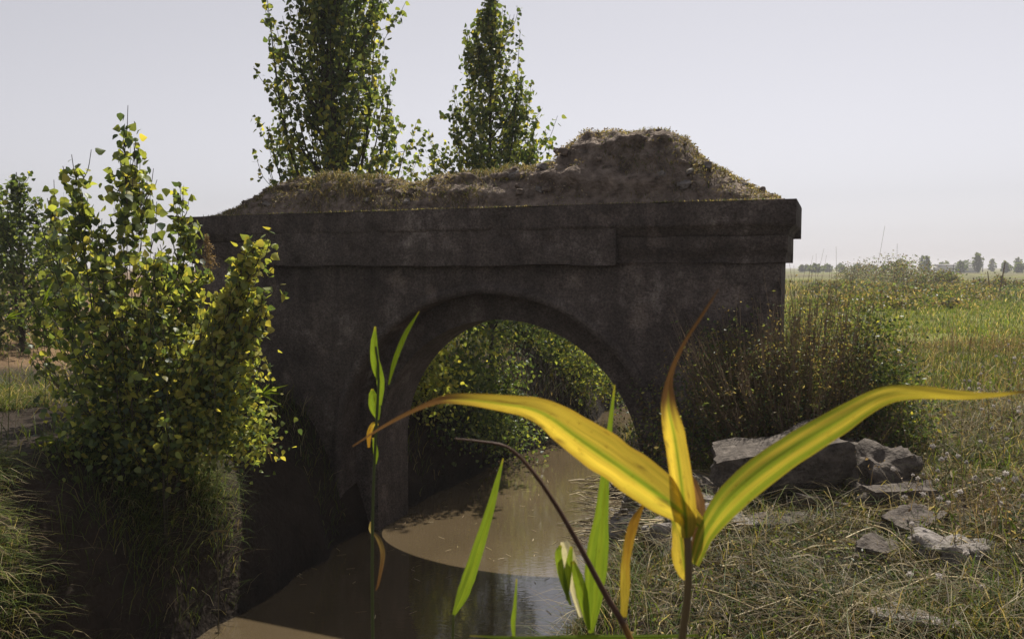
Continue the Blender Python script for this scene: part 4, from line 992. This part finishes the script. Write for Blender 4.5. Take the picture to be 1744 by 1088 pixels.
# lying straw: long stalks one can pick out, and the matted rest
def straw():
    spots = [(1120, 905, 1340, 870, 5.5), (1190, 900, 1330, 880, 5.4), (1400, 870, 1560, 866, 5.6), (1230, 940, 1290, 885, 5.0), (1480, 910, 1560, 975, 4.7), (1440, 945, 1500, 912, 4.7), (1560, 905, 1700, 990, 4.5), (1330, 950, 1420, 915, 4.9), (1230, 985, 1350, 965, 4.5), (1400, 985, 1550, 980, 4.4), (1290, 1020, 1400, 985, 4.2), (1460, 865, 1570, 870, 5.7), (1150, 960, 1250, 935, 4.9), (1340, 1050, 1440, 1010, 3.9), (1500, 1040, 1600, 1000, 4.0), (1600, 1010, 1744, 1030, 4.0), (1680, 930, 1744, 1000, 4.3), (1250, 1075, 1350, 1040, 3.7), (1000, 910, 1140, 898, 7.4), (1010, 862, 1150, 872, 8.0), (1620, 860, 1735, 818, 5.3), (1120, 1000, 1190, 1060, 4.1), (1180, 1010, 1290, 1070, 3.9), (1430, 1075, 1500, 1020, 3.7)]
    for i, (x0, y0, x1, y1, Y) in enumerate(spots):
        a = on_ground(x0, y0); b = on_ground(x1, y1)
        for p in (a, b): p[2] = gz(p[0], p[1]) + rng.uniform(0.03, 0.11)
        m = (a + b) / 2 + np.array([0, 0, rng.uniform(-.01, .05)])
        q = bez([a, m, b], 7); V, Q = tube(q, np.linspace(.0062, .0035, 7), 5)
        c = STRAWS[i % 3] * 1.3
        tag(MB().add(V, None, Q, c).build('straw_stalk', M_straw), 'pale dry reed stalk lying across the right bank', 'stalk', 'dry reed stalks lying on the right bank')
    mb = MB(); n = 9000
    P = scatter(n * 3, 0.3, 4.8, 2.8, 8.4)[:n]; n = len(P); a = rng.uniform(0, 6.28, n); ln = rng.uniform(.06, .34, n); wd = rng.uniform(.0022, .005, n)
    d = np.stack([np.cos(a), np.sin(a) * .6, rng.uniform(-.12, .22, n)], 1); P[:, 2] += rng.uniform(.02, .10, n)
    s = np.stack([-np.sin(a), np.cos(a), np.zeros(n)], 1) * .7 + np.array([0, 0, .7])
    A = P; B = P + d * ln[:, None] * .5 + np.array([0, 0, 1]) * (rng.uniform(0, .03, n))[:, None]; Cc = P + d * ln[:, None]
    V = np.stack([A - s * wd[:, None], A + s * wd[:, None], B - s * wd[:, None], B + s * wd[:, None], Cc], 1); b = (np.arange(n) * 5)[:, None]
    mb.add(V.reshape(-1, 3), b + np.array([[2, 3, 4]]), b + np.array([[0, 1, 3, 2]]), np.repeat((STRAWS[rng.integers(0, 5, n)] * rng.uniform(.3, 1.25, (n, 1)))[:, None], 5, 1).reshape(-1, 3))
    # drift of broken reeds washed up at the water edge
    for k in range(900):
        px, py = rng.uniform(990, 1240), rng.uniform(820, 935); Yd = 7.0 + (925 - py) / 90 * 1.1
        p = on_ground(px, py); z = p[2]
        p[2] = z + rng.uniform(0.02, 0.16); a = rng.normal(0, .35) + (math.pi if k % 2 else 0); l = rng.uniform(.08, .34)
        e = p + np.array([math.cos(a) * l, math.sin(a) * l, rng.normal(0, .03)])
        V, Q = tube([p, (p + e) / 2 + [0, 0, .012], e], [.006, .007, .004], 4); mb.add(V, None, Q, STRAWS[rng.integers(0, 5)] * rng.uniform(.4, 1.4))
    n = 130; x = rng.uniform(-2.6, 1.6, n); y = rng.uniform(6.6, 13, n); kk = ground(x, y) < WATER - .05; x, y = x[kk], y[kk]; n = len(x); a = rng.uniform(0, 6.28, n); ln = rng.uniform(.03, .14, n)
    A = np.stack([x, y, np.full(n, WATER + .006)], 1); D = np.stack([np.cos(a), np.sin(a), 0 * a], 1) * ln[:, None]; Sx = np.stack([-np.sin(a), np.cos(a), 0 * a], 1) * .004
    V = np.stack([A - Sx, A + Sx, A + D + Sx, A + D - Sx], 1).reshape(-1, 3); fm = MB().add(V, None, np.arange(n * 4).reshape(-1, 4), np.repeat((STRAWS[rng.integers(0, 5, n)])[:, None], 4, 1).reshape(-1, 3))
    tag(fm.build('floating_debris', M_straw), 'scattered bits of straw floating on the brown water', 'debris', None, 'stuff')
    tag(mb.build('straw_litter', M_straw), 'matted broken straw lying over the right bank', 'straw', None, 'stuff')
straw()

# ------------------------------------------------------------------ foreground reeds
def ribbon(path, cf, tilt=0.0, fold=0.12, n=110, m=19, twist=0.0):
    """leaf blade; path rows: px, py, Y, width in photo pixels"""
    R = bez(np.asarray(path, float), n)
    P = np.array([pix(a, b, c) for a, b, c, d in R]); W = np.clip(R[:, 3], 0.4, None) / FPX * R[:, 2]
    T = np.gradient(P, axis=0); T /= np.linalg.norm(T, axis=1)[:, None]
    view = P - np.array([0, 0, EYE]); view /= np.linalg.norm(view, axis=1)[:, None]
    S = np.cross(T, view); S /= np.linalg.norm(S, axis=1)[:, None]; Nn = np.cross(S, T)
    a = tilt + twist * np.linspace(-1, 1, n)
    W = W * (1 + 0.05 * vnoise(np.linspace(0, 26, n), 0 * W + tilt * 7))
    S2 = S * np.cos(a)[:, None] + Nn * np.sin(a)[:, None]; N2 = Nn * np.cos(a)[:, None] - S * np.sin(a)[:, None]
    s = np.linspace(-1, 1, m); t = np.linspace(0, 1, n)
    V = P[:, None] + S2[:, None] * (W[:, None] / 2 * s[None])[..., None] / max(0.5, math.cos(tilt)) + N2[:, None] * (W[:, None] * fold * (np.abs(s)[None] - .5) * 1.0)[..., None]
    rip = 0.03 * vnoise(t[:, None] * 9 + s[None] * 0.7 + tilt * 5, s[None] * 1.0 + 0 * t[:, None]) * W[:, None]
    V = V + N2[:, None] * rip[..., None]
    C = cf(t[:, None] + 0 * s[None], s[None] + 0 * t[:, None])
    i = (np.arange(n - 1)[:, None] * m + np.arange(m - 1)[None]).ravel()
    ST_ = np.stack([s[None] + 0 * t[:, None], t[:, None] + 0 * s[None], 0 * C[..., 0] + path[0][0]], -1)
    return V.reshape(-1, 3), np.stack([i, i + m, i + m + 1, i + 1], 1), C.reshape(-1, 3), ST_.reshape(-1, 3)

YE = np.array([0.70, 0.55, 0.11]); OR = np.array([0.42, 0.24, 0.05]); GR = np.array([0.20, 0.31, 0.04]); BRN = np.array([0.11, 0.062, 0.042]); LG = np.array([0.24, 0.34, 0.04]); DK = np.array([0.08, 0.13, 0.03])
def mixc(a, b, k): return a * (1 - k[..., None]) + b * k[..., None]
def veins(t, s): return (0.9 + 0.13 * vnoise(s * 22, t * 2.0) + 0.14 * vnoise(s * 9 + 5, t * 3.5) + 0.12 * vnoise(s * 3, t * 14))
def c_yellow(gs=0.35, brown0=0.8, brown_at='tip'):
    def f(t, s):
        k = np.exp(-((s - 0.08) / 0.16) ** 2) * 0.95 * (1 - smooth(0.6, 0.85, t)) + gs * smooth(0.25, 0.0, t)
        k = np.clip(k + 0.15 * vnoise(s * 5, t * 7), 0, 1)
        c = mixc(YE + 0 * s[..., None], GR, k)
        e = smooth(0.72, 1.0, np.abs(s)) * 0.45; c = mixc(c, OR, e)
        b = smooth(brown0 - .12, brown0 + .06, t + 0.05 * vnoise(s * 3, t * 9)); c = mixc(c, BRN, b)
        spots = smooth(0.5, 0.9, vnoise(s * 4 + 3, t * 9) * 0.6 + vnoise(s * 9, t * 40 + s * 6) * 0.5) * 0.6; c = mixc(c, BRN, spots)
        return c * veins(t, s)[..., None]
    return f
def c_right(t, s):
    k = smooth(0.95, 0.15, t) * (0.85 + 0.5 * np.sin(s * 7.5 + 1.2)) + 0.25 * vnoise(s * 6, t * 6)
    c = mixc(YE + 0 * s[..., None], GR, np.clip(k, 0, 0.9))
    c = mixc(c, OR, smooth(0.8, 1.0, np.abs(s)) * 0.4); c = mixc(c, BRN, smooth(0.9, 0.98, t))
    return c * veins(t, s)[..., None]
def c_green(t, s):
    c = mixc(LG + 0 * s[..., None], GR, np.clip(0.5 + 0.5 * np.sin(s * 6) + 0.2 * vnoise(s * 8, t * 8), 0, 1)); c = mixc(c, YE * .8, smooth(0.9, 1.0, t) * .6)
    return c * veins(t, s)[..., None]
def c_dry(a, b):
    return lambda t, s: mixc(a + 0 * s[..., None], b, smooth(.2, .8, t + .2 * vnoise(t * 6, s * 3))) * veins(t, s)[..., None]

def reed_leaf(root, path, cf, **k):
    V, Q, C, S = ribbon(path, cf, **k)
    o = MB().add(V, None, Q, C).build('leaf', M_reed, root, True)
    c = np.ones((len(V), 4), np.float32); c[:, :3] = S
    o.data.color_attributes.new('st', 'FLOAT_COLOR', 'POINT').data.foreach_set('color', c.ravel())
    return o
def reed_stem(root, pts, r0, r1, col, name='stem'):
    pts = [np.asarray(p, float) for p in pts]
    pts = [pts[0], pts[0] * .5 + pts[1] * .5, pts[0] * .2 + pts[1] * .8, pts[0] * .07 + pts[1] * .93] + pts[1:]
    q = bez(pts, 26); V, Q = tube(q, np.linspace(r0, r1, 26), 8)
    return MB().add(V, None, Q, col).build(name, M_stem, root, True)

def reeds():
    Y = 0.82
    top = pix(1168, 870, Y); bot = pix(1150, 1180, 0.84); bot[2] = bot[2]
    g = np.array([bot[0], bot[1], gz(bot[0], bot[1])])
    r = thing('reed', g, 'yellowing reed with three long curved leaves in the foreground', 'reed')
    reed_stem(r, [g, bot, pix(1172, 1000, Y), top], .0048, .004, (0.16, 0.12, 0.06))
    reed_leaf(r, [(1190, 893, .82, 26), (1135, 848, .80, 62), (1060, 793, .78, 72), (985, 742, .76, 66), (920, 700, .75, 42), (850, 686, .75, 27), (770, 679, .76, 17), (725, 690, .77, 9), (660, 722, .79, 5), (600, 760, .82, 1.5)], c_yellow(0.2, 0.68), tilt=.15, fold=.08, twist=.1)
    reed_leaf(r, [(1170, 915, .815, 20), (1168, 880, .81, 38), (1160, 810, .80, 38), (1150, 745, .79, 36), (1139, 690, .78, 26), (1142, 640, .78, 10), (1165, 585, .78, 6), (1200, 530, .785, 5), (1224, 492, .79, 1.5)], c_yellow(0.3, 0.50), tilt=-.2, fold=.12)
    reed_leaf(r, [(1182, 960, .825, 18), (1206, 900, .82, 34), (1255, 838, .80, 52), (1330, 778, .78, 52), (1420, 722, .76, 44), (1500, 676, .75, 32), (1560, 668, .745, 24), (1640, 673, .74, 15), (1700, 672, .74, 8), (1760, 664, .74, 2)], c_right, tilt=.08, fold=.06, twist=-.12)
    reed_leaf(r, [(1150, 880, .825, 14), (1158, 915, .822, 26), (1162, 950, .82, 34), (1166, 975, .82, 24), (1170, 988, .82, 6)], c_yellow(0.9, 1.3), tilt=.1, fold=.2, n=30)
    reed_leaf(r, [(1168, 800, .83, 8), (1182, 825, .83, 14), (1192, 860, .83, 18), (1190, 900, .83, 18), (1180, 940, .83, 12)], c_dry(BRN * 2.2, BRN * 1.4), n=30, fold=.3)
    # second shoot: green blades
    g2p = pix(1040, 1180, 1.0); g2 = np.array([g2p[0], g2p[1], gz(g2p[0], g2p[1])])
    r2 = thing('reed', g2, 'reed shoot with broad upright green blades at the water edge', 'reed')
    reed_stem(r2, [g2, g2p, pix(1008, 1075, 1.0)], .006, .004, (0.12, 0.14, 0.04))
    reed_leaf(r2, [(1006, 1078, 1.0, 8), (1010, 1020, 1.0, 30), (1016, 950, 1.0, 38), (1024, 880, 1.0, 24), (1031, 800, 1.0, 14), (1040, 715, 1.0, 8), (1047, 655, 1.0, 2)], c_green, tilt=.2)
    reed_leaf(r2, [(1004, 1072, 1.0, 6), (994, 1020, 1.0, 20), (985, 985, 1.0, 18), (975, 955, 1.0, 8)], c_green, tilt=-.3, n=30)
    reed_leaf(r2, [(972, 1030, 1.0, 4), (958, 985, 1.0, 12), (951, 945, 1.0, 12), (955, 928, 1.0, 5)], c_green, tilt=.3, n=30)
    reed_leaf(r2, [(966, 1022, 1.0, 3), (966, 985, 1.0, 14), (970, 955, 1.0, 11), (973, 930, 1.0, 5)], c_green, tilt=-.2, n=30)
    wl = lambda t, s: np.array([.62, .60, .60]) * veins(t, s)[..., None]
    reed_leaf(r2, [(990, 1050, 1.01, 8), (978, 1010, 1.01, 12), (974, 975, 1.01, 22), (966, 940, 1.01, 22), (960, 922, 1.01, 12)], wl, tilt=.2, n=40, fold=.3)
    # brown bent stalk
    g3p = pix(1100, 1180, .9); g3 = np.array([g3p[0], g3p[1], gz(g3p[0], g3p[1])])
    r3 = thing('reed', g3, 'withered brown reed stalk bent in an arc over the water', 'reed')
    q = [(1100, 1180, .9), (1070, 1080, .9), (1030, 1010, .9), (990, 935, .9), (950, 865, .9), (905, 800, .9), (865, 762, .9), (820, 752, .9), (775, 747, .9)]
    P = [pix(*a) for a in q]; P = [g3, g3 * .5 + P[0] * .5, g3 * .2 + P[0] * .8, g3 * .07 + P[0] * .93] + P
    qq = bez(P, 44); V, Q = tube(qq, np.concatenate([np.full(12, .0045), np.linspace(.0045, .001, 32)]), 8)
    tt = np.repeat(np.linspace(0, 1, 44), 8)[:, None]; C = np.where(tt < .42, OR * .55, BRN * .8) * (0.8 + .4 * rng.random((len(V), 1)))
    MB().add(V, None, Q, C).build('stem', M_stem, r3, True)
    reed_leaf(r3, [(1062, 1050, .905, 10), (1064, 1000, .905, 17), (1066, 950, .905, 15), (1078, 895, .905, 16), (1096, 858, .905, 5)], c_dry(YE * .55, OR * .8), n=40, tilt=.3)
    # single green blade over the water
    g4p = pix(770, 1180, 1.15); g4 = np.array([g4p[0], g4p[1], gz(g4p[0], g4p[1])])
    r4 = thing('reed', g4, 'single slanting green reed blade over the shaded water', 'reed')
    reed_stem(r4, [g4, g4p, pix(772, 1045, 1.15)], .004, .002, (0.12, 0.14, 0.04))
    reed_leaf(r4, [(772, 1048, 1.15, 5), (790, 1005, 1.15, 22), (812, 940, 1.15, 20), (835, 865, 1.15, 14), (848, 815, 1.15, 8), (857, 780, 1.15, 2)], c_green, tilt=.2)
    # left reed: thin stem
    Yl = 1.45
    g5p = pix(636, 1180, Yl); g5 = np.array([g5p[0], g5p[1], gz(g5p[0], g5p[1])])
    r5 = thing('reed', g5, 'slender upright reed before the left side of the arch', 'reed')
    reed_stem(r5, [g5, g5p, pix(634, 1000, Yl), pix(635, 860, Yl), pix(640, 740, Yl), pix(645, 640, Yl), pix(640, 590, Yl)], .0042, .002, (0.09, 0.11, 0.04))
    reed_leaf(r5, [(646, 650, Yl, 5), (640, 625, Yl, 14), (637, 590, Yl, 13), (639, 556, Yl, 3)], c_green, n=30)
    reed_leaf(r5, [(648, 690, Yl, 4), (648, 655, Yl, 13), (646, 630, Yl, 10), (644, 612, Yl, 3)], c_green, n=30, tilt=.4)
    reed_leaf(r5, [(644, 715, Yl, 5), (639, 695, Yl, 19), (635, 675, Yl, 15), (634, 662, Yl, 4)], c_green, n=30)
    reed_leaf(r5, [(662, 655, Yl, 3), (672, 615, Yl, 8), (690, 570, Yl, 8), (714, 530, Yl, 2)], lambda t, s: c_green(t, s) * .5, n=30, tilt=.3)
    reed_leaf(r5, [(645, 722, Yl, 4), (636, 722, Yl, 7), (629, 738, Yl, 9), (628, 762, Yl, 4)], c_dry(YE * .6, OR), n=30)
    reed_leaf(r5, [(640, 790, Yl, 3), (640, 770, Yl, 9), (636, 745, Yl, 4)], c_green, n=20)
    reed_leaf(r5, [(634, 905, Yl, 3), (645, 918, Yl, 8), (652, 945, Yl, 8), (645, 990, Yl, 5), (640, 1005, Yl, 2)], c_dry(STRAWS[3], BRN), n=30)
    reed_leaf(r5, [(636, 915, Yl, 2), (631, 900, Yl, 6), (632, 888, Yl, 3)], c_dry(STRAWS[2], STRAWS[0]), n=16)
    # horizontal blade along the bottom and a small upright one
    g6 = np.array([pix(1190, 1085, .95)[0], .95, 0]); g6[2] = gz(g6[0], g6[1])
    r6 = thing('reed', g6, 'thin reed with a level green blade along the bottom edge', 'reed')
    reed_stem(r6, [g6, pix(1195, 1150, .95), pix(1188, 1081, .95)], .003, .002, (0.12, 0.14, 0.04))
    reed_leaf(r6, [(1188, 1081, .95, 4), (1100, 1084, .95, 7), (980, 1085, .95, 8), (880, 1086, .95, 6), (800, 1082, .95, 2)], c_green, n=40)
    reed_leaf(r6, [(876, 1092, .955, 4), (874, 1060, .955, 8), (877, 1030, .955, 6), (880, 985, .955, 2)], c_green, n=30)
reeds()

# thin reeds with leaves on the left bank
def bank_reed(px, py, Y, ln, ang, label, n=4, col=None):
    p = pix(px, py, Y); bx = min(p[0] - 0.1, -3.15); b = np.array([bx, Y + 0.1, gz(bx, Y + 0.1)])
    root = thing('bank_reed', b, label, 'reed', 'small reeds on the left bank')
    reed_stem(root, [b, (b + p) / 2 + [0.03, 0, 0.05], p], .004, .002, (0.14, 0.15, 0.06))
    for k in range(n):
        a = ang + (k - n / 2) * .45 + rng.normal(0, .35); l = ln * rng.uniform(.5, 1.3); x1 = px + l * math.cos(a); y1 = py - l * math.sin(a)
        reed_leaf(root, [(px, py, Y, 2), (px * .6 + x1 * .4, py * .6 + y1 * .4 - 3, Y, 3.2), (x1, y1, Y - .03 * k, .6)], col or (lambda t, s: c_green(t, s) * .55), n=14, m=5)
bank_reed(445, 672, 7.3, 40, .3, 'small reed with spreading pale leaves right of the yellow saplings', 5)
bank_reed(455, 760, 7.2, 26, -.5, 'small withered reed tuft low before the bridge wall', 4, c_dry(STRAWS[0], STRAWS[3]))
def plume_reed():
    t = pix(352, 402, 6.6); b = np.array([t[0] - .25, 7.3, gz(t[0] - .25, 7.3)]); root = thing('plume_reed', b, 'reed with a feathery brown plume before the left end of the wall', 'reed')
    m = pix(358, 455, 6.6); reed_stem(root, [b, (b + m) / 2 + [.02, 0, .1], m], .004, .002, (.13, .11, .06))
    mb = MB(); n = 420; f = rng.random(n)[:, None]; P = m * (1 - f) + t * f + rng.normal(0, .028, (n, 3)) * (1.15 - f)
    leaf_quads(mb, P, rng.uniform(.015, .035, n), np.array([.20, .14, .09]) * rng.uniform(.6, 1.3, (n, 1)), .3); mb.build('plume', M_grass, root)['kind'] = 'stuff'
plume_reed()
bank_reed(72, 520, 7.0, 40, .6, 'reed with crossing pale leaves at the left of the saplings', 5)
bank_reed(10, 545, 6.8, 40, 1.0, 'bent green reed at the left edge over the brown field', 3)
bank_reed(60, 748, 6.6, 36, .2, 'small bright green reed above the sunlit tussock', 4)
bank_reed(360, 905, 7.3, 34, -.3, 'pale forked reed stalk low on the shaded left bank', 3, c_dry(STRAWS[0], STRAWS[1]))

# ------------------------------------------------------------------ haze over the plain
def haze():
    m, t, o = nodes('haze_air'); v = t.nodes.new('ShaderNodeVolumePrincipled')
    v.inputs['Color'].default_value = (0.93, 0.92, 0.96, 1); v.inputs['Density'].default_value = 0.0008; v.inputs['Anisotropy'].default_value = 0.2
    L(t, v.outputs[0], o.inputs['Volume'])
    a, z0, z1 = 1560.0, -1.7, 13.5
    V = [(x, y, z) for z in (z0, z1) for y in (-a + 7.5, a + 7.5) for x in (-a, a)]
    tag(MB().add(V, None, [(0, 2, 3, 1), (4, 5, 7, 6), (0, 1, 5, 4), (1, 3, 7, 5), (3, 2, 6, 7), (2, 0, 4, 6)]).build('haze', m), 'thin pale haze over the whole plain', 'haze', None, 'stuff')
haze()
